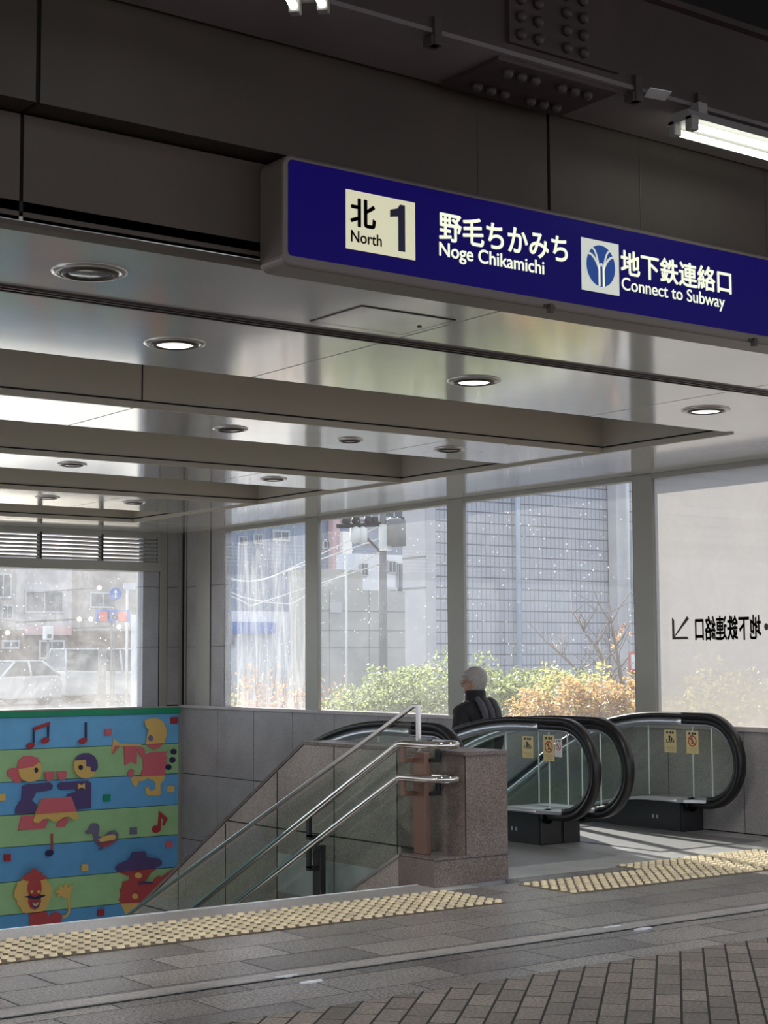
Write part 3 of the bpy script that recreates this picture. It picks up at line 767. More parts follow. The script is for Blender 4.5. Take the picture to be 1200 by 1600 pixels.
# --- granite block and flank wall beside the stairs
FX = 7.011; BY = 8.58
gb = empty('granite_block', (7.06, BY, 0), 'polished brown granite newel block and sloping flank wall beside the escalator', 'block')
bm = NB()
flank = [(BY, 0.185), (BY, 0.850), (10.53, 0.850), (10.56, 0.843), (16.5, 0.843-0.584*5.94), (16.5, -6), (11.2, -6), (11.2, -0.2), (BY+0.4, -0.2), (BY+0.4, 0.185)]
obj('upper_block', PR([(BY, 0.185), (BY, 0.848), (9.35, 0.848), (9.35, 0.185)], 'X', FX, 7.381), m_gr_post, gb)
obj('flank_wall', PR([(9.3, -0.3), (9.3, 0.847), (10.53, 0.847), (17.5, 0.847-0.584*6.97), (17.5, -6), (9.3, -6)], 'X', FX+0.001, 7.37), m_gr_flank, gb)
sl = -0.584
cap = [(BY-0.008, 0.850), (BY-0.008, 0.874), (10.54, 0.874), (17.5, 0.874+sl*6.96), (17.5, 0.845+sl*6.96), (10.53, 0.850)]
obj('coping', PR(cap, 'X', FX-0.008, 7.386), m_gr_cap, gb)
bm = NB()
for y, z0 in ((9.343, 0.85), (10.126, 0.85), (10.908, 0.62), (11.69, 0.16), (12.47, -0.29), (13.25, -0.75)): box(bm, FX-0.0015, FX+0.003, y-0.005, y+0.005, z0-3, z0)
for z, y1 in ((0.186, 11.66), (-0.66, 13.1), (-1.5, 14.6)): box(bm, FX-0.0015, FX+0.003, BY+0.35, y1, z-0.005, z+0.005)
obj('stone_joints', bm, m_joint, gb)
bx = 6.738
obj('plinth', PR([(BY, 0.0), (BY, 0.176), (8.97, 0.176), (8.97, -0.6), (8.76, -0.6), (8.76, 0.0)], 'X', bx, 7.383), m_gr_post, gb)
bm = NB(); box(bm, bx, 7.388, BY-0.004, 8.97, 0.172, 0.187); obj('plinth_top', bm, m_gr_cap, gb)
bm = NB(); box(bm, bx+0.0, 7.384, BY-0.0015, BY+0.003, 0.168, 0.174); box(bm, FX-0.0015, FX+0.004, BY-0.0015, BY+0.004, 0.19, 0.848)
obj('stone_joints', bm, m_joint, gb)
cs = -0.512
curb = [(8.97, 0.177), (17.0, 0.187+cs*8.05), (17.0, -6), (8.97, -6)]
obj('stair_curb', PR(curb, 'X', bx+0.001, FX+0.0005), m_gr_flank, gb)
obj('curb_cap', PR([(8.95, 0.170), (8.95, 0.192), (17.0, 0.192+cs*8.05), (17.0, 0.160+cs*8.05)], 'X', bx-0.008, FX), m_steel, gb)

# --- glass balustrade with two handrails on the stair side
bl = empty('stair_balustrade', (6.86, 8.85, 0.18), 'glass stair balustrade with steel top rail and two tubular handrails', 'balustrade')
GX = 6.87
tz = lambda y: 1.178 - 0.459*(y-8.90)
cz = lambda y: 0.20 + cs*(y-8.95)
bm = NB(); ys = [9.0+i*1.55 for i in range(6)]
gp = NB()
for i, (a, b) in enumerate(zip(ys, ys[1:])):
    obj('glass_panel', PR([(a+0.006, cz(a)), (a+0.006, tz(a)-0.02), (b-0.006, tz(b)-0.02), (b-0.006, cz(b))], 'X', GX, GX+0.01), m_rail_glass, bl)
bm = NB(); band = []
prism(bm, [(8.90, 1.190), (8.975, 1.190), (17, tz(17)+0.030), (17, tz(17)), (8.965, 1.164), (8.93, 1.164), (8.93, 0.86), (8.90, 0.86)], 'X', GX-0.008, GX+0.020)
obj('top_rail', bm, m_steel, bl, bevel=0.004)
for y0, zt in ((8.86, 0.87),):
    obj('end_post', BX(GX-0.03, GX+0.02, 8.80, 8.93, 0.187, 0.865), m_brown, bl, bevel=0.004)
for y in (10.08, 12.6):
    obj('post', BX(GX-0.05, GX+0.0, y-0.05, y+0.05, cz(y)-0.05, cz(y)+0.52), m_black, bl, bevel=0.003)
HX = 6.755
for zt, nme in ((0.925, 'handrail'), (0.70, 'handrail')):
    path = [(HX, 17.0, zt-0.512*(17.0-8.965)), (HX, 9.02, zt-0.028), (HX, 8.985, zt-0.011), (HX, 8.95, zt-0.001), (HX, 8.91, zt)]
    rr = 0.107
    for k in range(0, 13): a = pi*k/12; path.append((HX+rr-rr*cos(a), 8.66-0.09*sin(a)*1.2, zt))
    path.append((HX+2*rr, 8.86, zt))
    bm = NB(); tube(bm, path, 0.026, 14); obj(nme, bm, m_chrome, bl, smooth=True)
    for y in (8.93, 8.72):
        bm = NB(); z = zt-0.022
        x1 = HX if y > 8.8 else HX+2*rr
        prism(bm, [(x1-0.012, z), (x1+0.012, z), (x1+0.012, z-0.075), (GX, z-0.075), (GX, z-0.105), (x1-0.012, z-0.105)] if y > 8.8 else
                  [(x1+0.012, z), (x1-0.012, z), (x1-0.012, z-0.075), (GX, z-0.075), (GX, z-0.105), (x1+0.012, z-0.105)], 'Y', (y-0.02 if y > 8.8 else 8.80), (y+0.02 if y > 8.8 else 8.84))
        obj('bracket', bm, m_brown if y > 8.8 else m_black, bl, bevel=0.003)
    for y in (10.08, 12.6):
        z = zt-0.512*(y-8.965)-0.02
        bm = NB(); box(bm, HX-0.012, HX+0.012, y-0.02, y+0.02, z-0.13, z+0.005); box(bm, HX-0.012, GX-0.04, y-0.02, y+0.02, z-0.15, z-0.115)
        obj('bracket', bm, m_black, bl)

# --- escalators
YE, ZC, RC = 9.70, 0.617, 0.380
def hz(y):
    if y <= 10.2: return ZC+RC
    R = 3.1; ym = 10.2+R*sin(radians(30))
    if y <= ym: return ZC+RC-R*(1-cos(math.asin((y-10.2)/R)))
    return ZC+RC-R*(1-cos(radians(30)))-math.tan(radians(30))*(y-ym)
YEND = 17.0
def hpath():
    P = [(9.96, ZC-RC+0.006), (9.84, ZC-RC+0.0)]
    for k in range(0, 25): a = -pi/2-pi*k/24; P.append((YE+RC*cos(a), ZC+RC*sin(a)))
    y = 9.85
    while y < YEND: P.append((y, hz(y))); y += 0.12
    return P
HP = hpath()
def offs(P, d):
    out = []
    for i, (y, z) in enumerate(P):
        a = P[max(i-1, 0)]; b = P[min(i+1, len(P)-1)]; ty, tz_ = b[0]-a[0], b[1]-a[1]; L = hypot(ty, tz_)
        out.append((y+(-tz_/L)*d, z+(ty/L)*d))
    return out
# path runs bottom -> end -> top, so the left-hand normal points outwards
dz = lambda y: hz(y)-0.712
m_sticker_y = pm('yellow notice sticker', (0.72,0.60,0.30), rough=0.5)
m_sticker_w = pm('white notice sticker', (0.75,0.74,0.74), rough=0.5)
m_red = pm('red notice ring', (0.45,0.05,0.04), rough=0.5)
m_ink = pm('black notice ink', (0.02,0.03,0.05), rough=0.5)
m_inkt = pm('grey notice lines', (0.35,0.28,0.14), rough=0.5)
def ring_bm(bm, X, cy, czz, r, w, t, n=20):
    for k in range(n):
        a, b = 2*pi*k/n, 2*pi*(k+1)/n
        prism(bm, [(cy+cos(a)*r, czz+sin(a)*r), (cy+cos(b)*r, czz+sin(b)*r), (cy+cos(b)*(r-w), czz+sin(b)*(r-w)), (cy+cos(a)*(r-w), czz+sin(a)*(r-w))], 'X', X-t, X)
def sticker(parent, X, y0, y1, z0, z1, kind):
    """notice stuck on the -X side of a glass panel; y falls from left to right in the picture"""
    st = obj('notice_sticker', BX(X-0.002, X, y0, y1, z0, z1), m_sticker_w if kind == 'white' else m_sticker_y, parent)
    h = z1-z0; w = y1-y0; yc = (y0+y1)/2; X = X-0.002
    bm = NB()
    for k in (-0.26, 0.02, 0.22): box(bm, X-0.0008, X, yc-k*w-0.1*w, yc-k*w+0.06*w, z1-0.17*h, z1-0.07*h)
    obj('notice_heading', bm, m_ink, st)
    if kind == 'step':
        bm = NB(); c = z1-0.42*h
        box(bm, X-0.0008, X, yc-0.02*w, yc+0.12*w, c-0.10*h, c+0.08*h); prism(bm, [(yc+0.05*w+0.1*w*cos(k*pi/5), c+0.12*h+0.05*h*sin(k*pi/5)) for k in range(10)], 'X', X-0.0008, X)
        box(bm, X-0.0008, X, yc-0.18*w, yc-0.08*w, c-0.10*h, c+0.02*h); prism(bm, [(yc-0.13*w+0.07*w*cos(k*pi/5), c+0.05*h+0.035*h*sin(k*pi/5)) for k in range(10)], 'X', X-0.0008, X)
        box(bm, X-0.0008, X, yc-0.34*w, yc-0.28*w, c-0.12*h, c+0.0*h); box(bm, X-0.0008, X, yc+0.26*w, yc+0.32*w, c-0.12*h, c+0.0*h); box(bm, X-0.0008, X, yc-0.34*w, yc+0.32*w, c-0.15*h, c-0.12*h)
        obj('pictogram', bm, m_ink, st)
    else:
        c = z1-0.45*h; r = 0.36*w
        bm = NB(); ring_bm(bm, X, yc, c, r, r*0.22, 0.001)
        prism(bm, [(yc+r*0.75, c+r*0.6), (yc+r*0.6, c+r*0.75), (yc-r*0.75, c-r*0.6), (yc-r*0.6, c-r*0.75)], 'X', X-0.001, X)
        obj('prohibition_ring', bm, m_red, st)
        bm = NB(); prism(bm, [(yc-0.1*r, c-0.5*r), (yc+0.25*r, c-0.5*r), (yc+0.1*r, c-0.1*r), (yc+0.3*r, c+0.2*r), (yc-0.05*r, c+0.3*r), (yc-0.25*r, c)], 'X', X-0.0007, X-0.0001)
        prism(bm, [(yc+0.1*r+0.17*r*cos(k*pi/5), c+0.45*r+0.17*r*sin(k*pi/5)) for k in range(10)], 'X', X-0.0007, X-0.0001)
        obj('pictogram', bm, m_ink, st)
    bm = NB()
    for k in range(3): box(bm, X-0.0008, X, yc-0.36*w, yc+(0.36-0.12*k)*w, z0+(0.22-0.075*k)*h, z0+(0.235-0.075*k)*h)
    obj('notice_lines', bm, m_inkt, st)

def escalator(label, sides, xs0, xs1):
    """sides: (glass X, deck X from, deck X to, skirt X from, skirt X to)"""
    e = empty('escalator', ((xs0+xs1)/2, 9.95, 0), label, 'escalator')
    for gx, d0, d1, s0, s1 in sides:
        bal = e
        bm = NB(); w, t = 0.042, 0.026
        prof = [(-w, -t*0.6), (-w, t*0.5), (-w*0.75, t), (w*0.75, t), (w, t*0.5), (w, -t*0.6), (w*0.7, -t), (-w*0.7, -t)]
        sweep_yz(bm, gx, HP, prof); obj('handrail_belt', bm, m_rubber, bal, smooth=True)
        bm = NB(); GP = offs(HP, -0.048); cutk = max(i for i, p in enumerate(GP) if p[0] < 10.02)
        sweep_yz(bm, gx, GP[2:cutk+1], [(-0.022, -0.022), (-0.022, 0.024), (0.022, 0.024), (0.022, -0.022)]); obj('handrail_guide', bm, m_guide, bal, smooth=False)
        bm = NB(); sweep_yz(bm, gx, GP[cutk:], [(-0.024, -0.042), (-0.030, 0.024), (0.030, 0.024), (0.024, -0.042)]); obj('guide_cover', bm, m_alu, bal)
        up = [p for p in offs(HP, -0.075)]
        bm = NB(); sweep_yz(bm, gx, [p for p in up if p[1] > 0.5 or p[0] > 10.5][8:], [(-0.014, -0.012), (-0.014, 0.006), (0.014, 0.006), (0.014, -0.012)]); obj('guide_trim', bm, m_alu, bal)
        # glass: rounded end panel, short panel, long sloping panels
        seams = [9.645, 9.862, 10.39, 11.6, 12.8, 14.0, 15.2, 16.6]
        end = [p for p in offs(HP, -0.07) if p[1] > 0.28 and p[0] <= seams[0]]
        poly = end + [(seams[0], hz(seams[0])-0.07 if False else ZC+sqrt(max((RC-0.07)**2-(seams[0]-YE)**2, 0))), (seams[0], 0.275)]
        obj('glass_panel', PR(poly, 'X', gx-0.006, gx+0.006), m_esc_glass, bal)
        for a, b in zip(seams, seams[1:]):
            n = 8; T = [(a+0.004+(b-a-0.008)*k/n) for k in range(n+1)]
            zt_ = lambda y: (ZC+sqrt((RC-0.07)**2-(y-YE)**2)) if y < YE else hz(y)-0.07
            poly = [(y, zt_(y)) for y in T] + [(y, dz(y)+0.01 if y > 10 else 0.275) for y in reversed(T)]
            obj('glass_panel', PR(poly, 'X', gx-0.006, gx+0.006), m_esc_glass, bal)
        for y in seams[:3]:
          bm = NB(); box(bm, gx-0.0065, gx+0.0065, y-0.0018, y+0.0018, dz(max(y, 10))+0.012, (hz(y)-0.075 if y > YE else 0.92)); obj('glass_seam', bm, m_glass_edge, bal)
        # deck and skirt
        DP = [(9.92+0.12*k, dz(9.92+0.12*k)) for k in range(60)]
        bm = NB(); sweep_yz(bm, 0, DP, [(d0, -0.026), (d0, 0.0), (d1, 0.0), (d1, -0.026)])
        inner = d0 if abs(d0-gx) < abs(d1-gx) or True else d1
        xa, xb = d0, d1
        prism(bm, [(xa, 9.93), (xa+0.02, 9.85), (xa+(gx-xa)*0.55, 9.76), (gx-0.03, 9.70), (gx+0.03, 9.70), (xb-(xb-gx)*0.45, 9.76), (xb-0.02, 9.85), (xb, 9.93)], 'Z', dz(9.9)-0.026, dz(9.9))
        obj('deck', bm, m_deck, bal)
        bot = [(y, z-0.026) for y, z in DP]
        poly = [(9.95, 0.0)] + [(9.95, bot[0][1])] + bot[1:] + [(y, z-0.45 if y > 10.9 else 0.0) for y, z in reversed(bot[1:])]
        obj('skirt_panel', PR(poly, 'X', s0, s1), m_skirt, bal)
        bm = NB(); box(bm, s0+0.01, s1-0.01, 9.935, 9.952, 0.01, 0.235)
        obj('front_panel', bm, m_black, bal, bevel=0.004)
        bm = NB(); lathe(bm, (gx, 9.93, 0.235), [(0.0, 0.0), (0.05, 0), (0.062, -0.03), (0.062, -0.05)], 14, 'Y'); obj('handrail_inlet', bm, m_rubber, bal)
        bm = NB(); xi = s0 if gx > (xs0+xs1)/2 else s1; sg_ = -1 if gx > (xs0+xs1)/2 else 1
        for yy in (10.22, 10.27): box(bm, min(xi, xi+sg_*0.004), max(xi, xi+sg_*0.004), yy-0.01, yy+0.01, 0.10, 0.13)
        obj('skirt_sensor', bm, m_alu, bal)
    # steps
    pts = [(9.05, 0.006)]; y = 10.9; base = lambda y: hz(y)-0.997
    pts.append((10.9, 0.006))
    while y < 16.6:
        z = base(y+0.2); pts.append((y, min(z, pts[-1][1]-0.001))); y += 0.4; pts.append((y, min(z, pts[-1][1])))
    pts += [(y, base(y)-0.5)] + [(yy, base(yy)-0.45) for yy in (14.0, 12.0, 11.0)] + [(10.9, -0.2), (9.05, -0.02)]
    obj('steps', PR(pts, 'X', xs0, xs1), m_step, e)
    bm = NB(); box(bm, xs0+0.02, xs1-0.02, 10.75, 10.92, 0.004, 0.014)
    for k in range(30): x = xs0+0.04+k*(xs1-xs0-0.08)/29; box(bm, x-0.006, x+0.006, 10.92, 10.99, 0.002, 0.012)
    obj('comb_plate', bm, m_alu, e)
    return e
A_, B_, C_, D_ = 7.62, 8.93, 9.29, 10.60
e1 = escalator('left escalator going down beside the granite flank wall, nearer of the two', [(A_, 7.395, 7.72, 7.40, 7.665), (B_, 8.83, 9.130, 8.885, 9.130)], 7.667, 8.883)
e2 = escalator('right escalator going down beside the window wall', [(C_, 9.138, 9.39, 9.138, 9.335), (D_, 10.44, 10.80, 10.517, 10.80)], 9.337, 10.515)
sticker(e1, B_-0.007, 10.045, 10.175, 0.690, 0.866, 'step')
sticker(e1, B_-0.007, 9.790, 9.920, 0.676, 0.882, 'ban')
sticker(e1, B_-0.007, 9.700, 9.782, 0.714, 0.858, 'white')
sticker(e2, D_-0.007, 10.050, 10.190, 0.672, 0.868, 'step')
sticker(e2, D_-0.007, 9.790, 9.928, 0.672, 0.868, 'ban')

# ------------------------------------------------------------------ relief mural on the back wall
MY = WY-0.02
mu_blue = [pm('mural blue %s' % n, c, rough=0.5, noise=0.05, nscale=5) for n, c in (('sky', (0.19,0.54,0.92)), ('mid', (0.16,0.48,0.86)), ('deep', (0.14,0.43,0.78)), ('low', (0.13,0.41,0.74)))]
mu_green = pm('mural green', (0.40,0.68,0.33), rough=0.55, noise=0.05, nscale=5)
mu_cap = pm('mural green edge', (0.01,0.32,0.16), rough=0.4)
mu_pink = pm('mural pink', (0.75,0.16,0.20), rough=0.5)
mu_red = pm('mural red', (0.46,0.035,0.05), rough=0.5)
mu_brick = pm('mural brick red', (0.56,0.085,0.09), rough=0.5)
mu_purple = pm('mural purple', (0.11,0.075,0.22), rough=0.5)
mu_grey = pm('mural grey violet', (0.20,0.18,0.28), rough=0.5)
mu_yel = pm('mural yellow', (0.85,0.56,0.17), rough=0.5)
mu_mid = pm('mural navy', (0.03,0.025,0.09), rough=0.5)
def mp_(cx, cy, Y=MY):
    p = at(cx/4.0, 1090+cy/4.0, Y=Y); return (p.x, p.z)
mu = empty('relief_mural', (9, WY, 0.8), 'colourful striped wall mural with raised cut-out figures beside the stairs', 'mural')
zb = [at(278.7, 1090+y/4.0, Y=MY).z for y in (97, 285, 474, 668, 855, 1058, 1250, 1455, 1660, 1860)]
MX1 = 10.783
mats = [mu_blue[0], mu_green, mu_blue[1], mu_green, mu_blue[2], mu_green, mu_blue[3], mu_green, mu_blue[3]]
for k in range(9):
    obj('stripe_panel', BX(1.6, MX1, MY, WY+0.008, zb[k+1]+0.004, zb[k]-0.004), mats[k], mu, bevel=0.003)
obj('top_edge', BX(1.6, MX1, MY-0.03, WY+0.01, zb[0], 0.872), mu_cap, mu)
obj('backing_board', BX(1.6, MX1+0.004, WY-0.0, WY+0.009, zb[9], zb[0]), mu_mid, mu)
def cut(name, pts, mat, layer=1, parent=None, w=0.022):
    y1 = MY-0.001-0.022*(layer-1)
    P = [mp_(*p) for p in pts]
    return obj(name, PR(P, 'Y', y1-w, y1), mat, parent or mu, bevel=0.003)
def ell(cx, cy, rx, ry, n=20, a0=0.0, a1=2*pi, rot=0.0):
    out = []
    for k in range(n if a1-a0 > 6.2 else n+1):
        a = a0+(a1-a0)*k/n; x, y = rx*cos(a), ry*sin(a)
        out.append((cx+x*cos(rot)-y*sin(rot), cy+x*sin(rot)+y*cos(rot)))
    return out
# notes
n = cut('music_note', [(203,193),(302,152),(305,168),(302,262),(294,262),(294,172),(212,205),(212,292),(203,292)], mu_mid)
cut('note_beam', [(203,186),(304,150),(304,172),(203,208)], mu_red, 2, n); cut('note_head', ell(184,299,27,19,rot=-0.4), mu_red, 2, n); cut('note_head', ell(276,267,26,19,rot=-0.4), mu_red, 2, n)
n = cut('music_note', [(529,153),(539,153),(539,275),(529,275)], mu_mid); cut('note_head', ell(511,270,27,19,rot=-0.4), mu_red, 2, n)
n = cut('music_note', [(316,850),(328,850),(328,975),(318,975)], mu_brick); cut('note_head', ell(301,970,27,20,rot=-0.4), mu_mid, 2, n)
cut('music_note', [(990,708),(1044,755),(1022,800),(1012,796),(1024,762),(1003,748),(1001,810),(998,832),(978,845),(955,842),(946,822),(958,802),(986,795)], mu_red)
# confetti squares
for x, y, m in ((1084,142,mu_red), (673,215,mu_pink), (663,626,MATS['mural green edge']), (1062,570,mu_yel), (829,832,mu_grey), (1052,918,mu_pink), (525,1062,mu_yel), (42,999,mu_red), (8,622,mu_yel), (626,1343,mu_red)):
    cut('square_tile', [(x-20,y-20),(x+20,y-22),(x+20,y+20),(x-20,y+22)], m, 1, w=0.035)
# lady raising a cup
f = cut('lady_figure', [(135,552),(170,540),(310,530),(328,548),(322,572),(300,580),(220,592),(215,612),(196,640),(226,668),(240,722),(92,726),(94,690),(118,650),(132,634)], mu_purple, 1)
cut('lady_hair', [(104,440),(112,395),(145,366),(190,362),(230,376),(250,408),(255,430),(240,470),(130,470),(126,532),(84,532),(66,500),(46,492),(40,466),(52,446),(76,438)], mu_pink, 1, f)
cut('lady_face', [(106,446),(150,440),(200,430),(238,402),(252,425),(256,460),(244,498),(214,520),(178,528),(140,518),(114,490)], mu_yel, 2, f)
cut('lady_eye', ell(216,452,12,16), mu_mid, 3, f, 0.01)
cut('lady_skirt', [(133,740),(210,736),(272,760),(298,770),(282,815),(108,828)], mu_pink, 1, f)
cut('lady_cup', [(270,465),(332,460),(328,500),(318,518),(286,520),(276,502)], mu_pink, 2, f)
# gentleman across the table
f = cut('gentleman_figure', [(354,548),(372,530),(470,522),(545,520),(566,534),(566,690),(470,698),(412,640),(414,604),(450,592),(472,590),(472,572),(372,576),(358,566)], mu_purple, 1)
cut('gentleman_face', ell(526,426,72,80), mu_yel, 2, f)
cut('gentleman_hair', [(456,390),(474,362),(505,346),(548,346),(580,366),(598,400),(600,440),(584,460),(558,458),(556,430),(528,428),(528,386)], mu_purple, 3, f, 0.012)
cut('gentleman_eye', ell(494,435,14,16), mu_mid, 3, f, 0.01)
b = cut('bow_tie', [(480,534),(502,548),(522,532),(522,572),(502,558),(480,572)], mu_yel, 2, f)
cut('gentleman_cup', [(348,460),(410,456),(406,494),(394,514),(366,516),(354,498)], mu_pink, 2, f)
cut('gentleman_leg', [(352,790),(372,760),(410,748),(424,765),(402,804),(346,808)], mu_pink, 1, f)
# table with wavy cloth
f = cut('dining_table', [(248,630),(436,618),(482,740),(478,758),(452,764),(420,742),(385,750),(350,774),(320,772),(292,754),(262,758),(232,784),(204,780),(200,764)], mu_yel, 2)
cut('table_cloth', [(248,630),(436,618),(468,708),(214,726)], mu_pink, 3, f, 0.012)
# trumpet player
f = cut('trumpet_figure', [(905,358),(936,342),(1052,336),(1026,356),(1044,372),(1030,392),(1042,410),(1028,430),(1028,486),(884,492),(878,470),(892,440),(888,380),(862,346),(856,320),(876,306),(898,316)], mu_pink, 1)
cut('trumpet_face', [(896,142),(930,130),(975,128),(1012,152),(1032,196),(1032,240),(1016,284),(905,292),(912,240),(922,200),(902,178)], mu_yel, 2, f)
cut('trumpet_chin', [(912,292),(1012,288),(984,312),(955,322),(925,308)], mu_pink, 2, f)
cut('trumpet_eye', ell(930,252,16,18), mu_grey, 3, f, 0.01)
cut('trumpet_horn', [(706,252),(726,272),(748,290),(880,292),(880,304),(748,304),(696,356),(700,300)], mu_yel, 1, f)
cut('trumpet_bell', [(712,300),(744,300),(706,344),(694,352)], mu_pink, 2, f)
cut('trumpet_banner', [(772,304),(852,300),(850,418),(822,402),(806,404),(776,424)], mu_pink, 1, f)
cut('trumpet_leg', [(884,492),(1028,486),(1020,516),(998,540),(1000,600),(985,612),(922,612),(908,594),(906,568),(924,556),(930,578),(950,582),(968,570),(972,540),(950,516),(918,504),(888,522),(866,520),(850,556),(834,556),(812,506),(826,494)], mu_yel, 1, f)
cut('trumpet_foot', [(790,470),(800,450),(820,444),(834,460),(824,470),(828,486),(812,496),(794,490)], mu_pink, 2, f)
for x, y in ((1082,338), (1075,389), (1050,434)): cut('juggling_ball', ell(x,y,18,18), mu_mid, 1)
# duck
f = cut('duck_figure', [(528,838),(548,824),(556,800),(574,784),(600,784),(618,800),(616,840),(608,862),(640,872),(680,836),(712,828),(736,850),(734,884),(700,912),(660,930),(642,934),(640,948),(612,952),(628,934),(600,916),(584,890),(574,850),(540,852)], mu_grey, 1)
cut('duck_wing', [(606,886),(640,866),(700,852),(718,866),(706,888),(650,896),(620,902)], mu_yel, 2, f)
cut('duck_keel', [(590,900),(620,912),(660,908),(700,898),(728,888),(690,916),(655,932),(630,930)], mu_brick, 2, f)
# lion
f = cut('lion_figure', [(102,1148),(128,1142),(128,1128),(280,1128),(288,1148),(302,1150),(304,1172),(318,1186),(310,1210),(314,1240),(300,1262),(304,1280),(284,1300),(284,1320),(255,1334),(150,1346),(128,1336),(118,1306),(98,1290),(98,1264),(80,1246),(84,1200),(96,1180)], mu_yel, 2)
cut('lion_crown', [(122,1128),(138,1112),(152,1110),(152,1094),(178,1092),(184,1066),(208,1062),(226,1076),(228,1088),(252,1090),(254,1108),(274,1112),(286,1128),(240,1140),(150,1142)], mu_brick, 3, f, 0.014)
cut('lion_snout', [(168,1150),(190,1122),(222,1120),(244,1146),(250,1190),(240,1230),(246,1270),(230,1310),(206,1322),(180,1312),(164,1280),(170,1230),(158,1190)], mu_brick, 3, f, 0.012)
cut('lion_mouth', [(178,1270),(206,1280),(236,1266),(228,1298),(206,1314),(184,1300)], mu_purple, 4, f, 0.008)
cut('lion_teeth', [(186,1276),(206,1284),(230,1272),(222,1290),(206,1300),(190,1292)], mu_yel, 4, f, 0.012)
for x in (184, 226): cut('lion_eye', ell(x,1210,9,11), mu_yel, 4, f, 0.008)
cut('lion_whiskers', [(132,1240),(176,1232),(206,1244),(236,1228),(274,1232),(236,1250),(206,1256),(176,1252)], mu_mid, 4, f, 0.008)
cut('lion_body', [(178,1350),(285,1335),(304,1370),(318,1352),(345,1340),(372,1346),(384,1372),(376,1410),(366,1480),(184,1490)], mu_brick, 1, f)
cut('lion_tail', [(384,1366),(408,1358),(422,1336),(424,1300),(416,1250),(396,1250),(378,1236),(346,1250),(362,1222),(338,1216),(352,1200),(368,1204),(366,1170),(392,1186),(404,1156),(418,1188),(460,1162),(444,1206),(432,1236),(436,1310),(432,1346),(412,1372),(388,1380)], mu_yel, 1, f)
# guitarist with a wide hat
f = cut('guitar_figure', [(725,1086),(980,1066),(940,1094),(915,1130),(900,1150),(950,1160),(962,1132),(990,1116),(1008,1120),(1076,1072),(1120,1066),(1120,1240),(930,1275),(760,1285),(740,1270),(752,1230),(744,1200),(760,1190),(764,1150),(800,1142),(808,1120),(770,1104)], mu_brick, 1)
cut('guitar_hat', [(712,1066),(730,1040),(800,1010),(822,964),(896,958),(912,996),(980,1004),(1004,1026),(1000,1046),(960,1062),(800,1080),(740,1088)], mu_purple, 2, f)
cut('guitar_nose', ell(856,1110,22,18), mu_yel, 2, f); cut('guitar_knob', ell(836,1240,18,18), mu_yel, 2, f)
cut('guitar_trousers', [(750,1286),(930,1276),(900,1400),(830,1420),(790,1370)], mu_yel, 1, f)
cut('guitar_arm', [(856,1160),(884,1146),(940,1150),(946,1162),(886,1160),(862,1172)], mu_purple, 2, f)

# ------------------------------------------------------------------ person on the right escalator
m_skin = pm('skin', (0.42,0.235,0.165), rough=0.5)
m_hair = pm('grey hair', (0.36,0.33,0.32), rough=0.7, noise=0.2, nscale=60, bump=0.4, bscale=120)
m_jacket = pm('black jacket', (0.014,0.013,0.017), rough=0.8, bump=0.2, bscale=25)
m_hood = pm('dark grey hood', (0.085,0.085,0.10), rough=0.8)
m_trous = pm('dark trousers', (0.03,0.03,0.035), rough=0.8)
m_frame = pm('thin metal spectacle frame', (0.25,0.2,0.16), rough=0.25, metal=0.9)
m_lens_sp = glass('spectacle lens', (0.95,0.95,0.95))
def skin_mesh(name, verts, edges, radii, sub=2, root=0):
    me = bpy.data.meshes.new(name); me.from_pydata(verts, edges, [])
    o = bpy.data.objects.new(name, me); col.objects.link(o)
    md = o.modifiers.new('skin', 'SKIN'); md.use_smooth_shade = True
    for i, r in enumerate(radii):
        sv = me.skin_vertices[0].data[i]; sv.radius = r if isinstance(r, tuple) else (r, r); sv.use_root = (i == root)
    ss = o.modifiers.new('sub', 'SUBSURF'); ss.levels = sub; ss.render_levels = sub
    dg = bpy.context.evaluated_depsgraph_get(); ev = o.evaluated_get(dg); m2 = ev.to_mesh()
    bm = NB(); bm.from_mesh(m2); ev.to_mesh_clear(); bpy.data.objects.remove(o)
    return bm
PH = 1.72; PS = 1.91/PH
PX, PY = 9.77, 11.80
PZ = hz(11.9)-0.997
TM = Matrix.Translation((PX, PY, PZ)) @ Matrix.Rotation(radians(8), 4, 'Z') @ Matrix.Scale(PS, 4)
def arm(s):
    sh = (s*0.17, -0.015, 1.345); el = (s*0.245, -0.03, 1.08); wr = (s*0.235, 0.13, 0.93)
    return sh, el, wr
V = [(0,0,0.93), (0,-0.01,1.10), (0,-0.015,1.26), (0,-0.02,1.36), (0,0.0,1.45), (0,0.02,1.545)]
Ed = [(0,1),(1,2),(2,3),(3,4),(4,5)]
Rd = [(0.15,0.10),(0.135,0.09),(0.155,0.105),(0.13,0.085),(0.058,0.058),(0.055,0.058)]
def addv(p, par, r): V.append(p); Rd.append(r); Ed.append((par, len(V)-1)); return len(V)-1
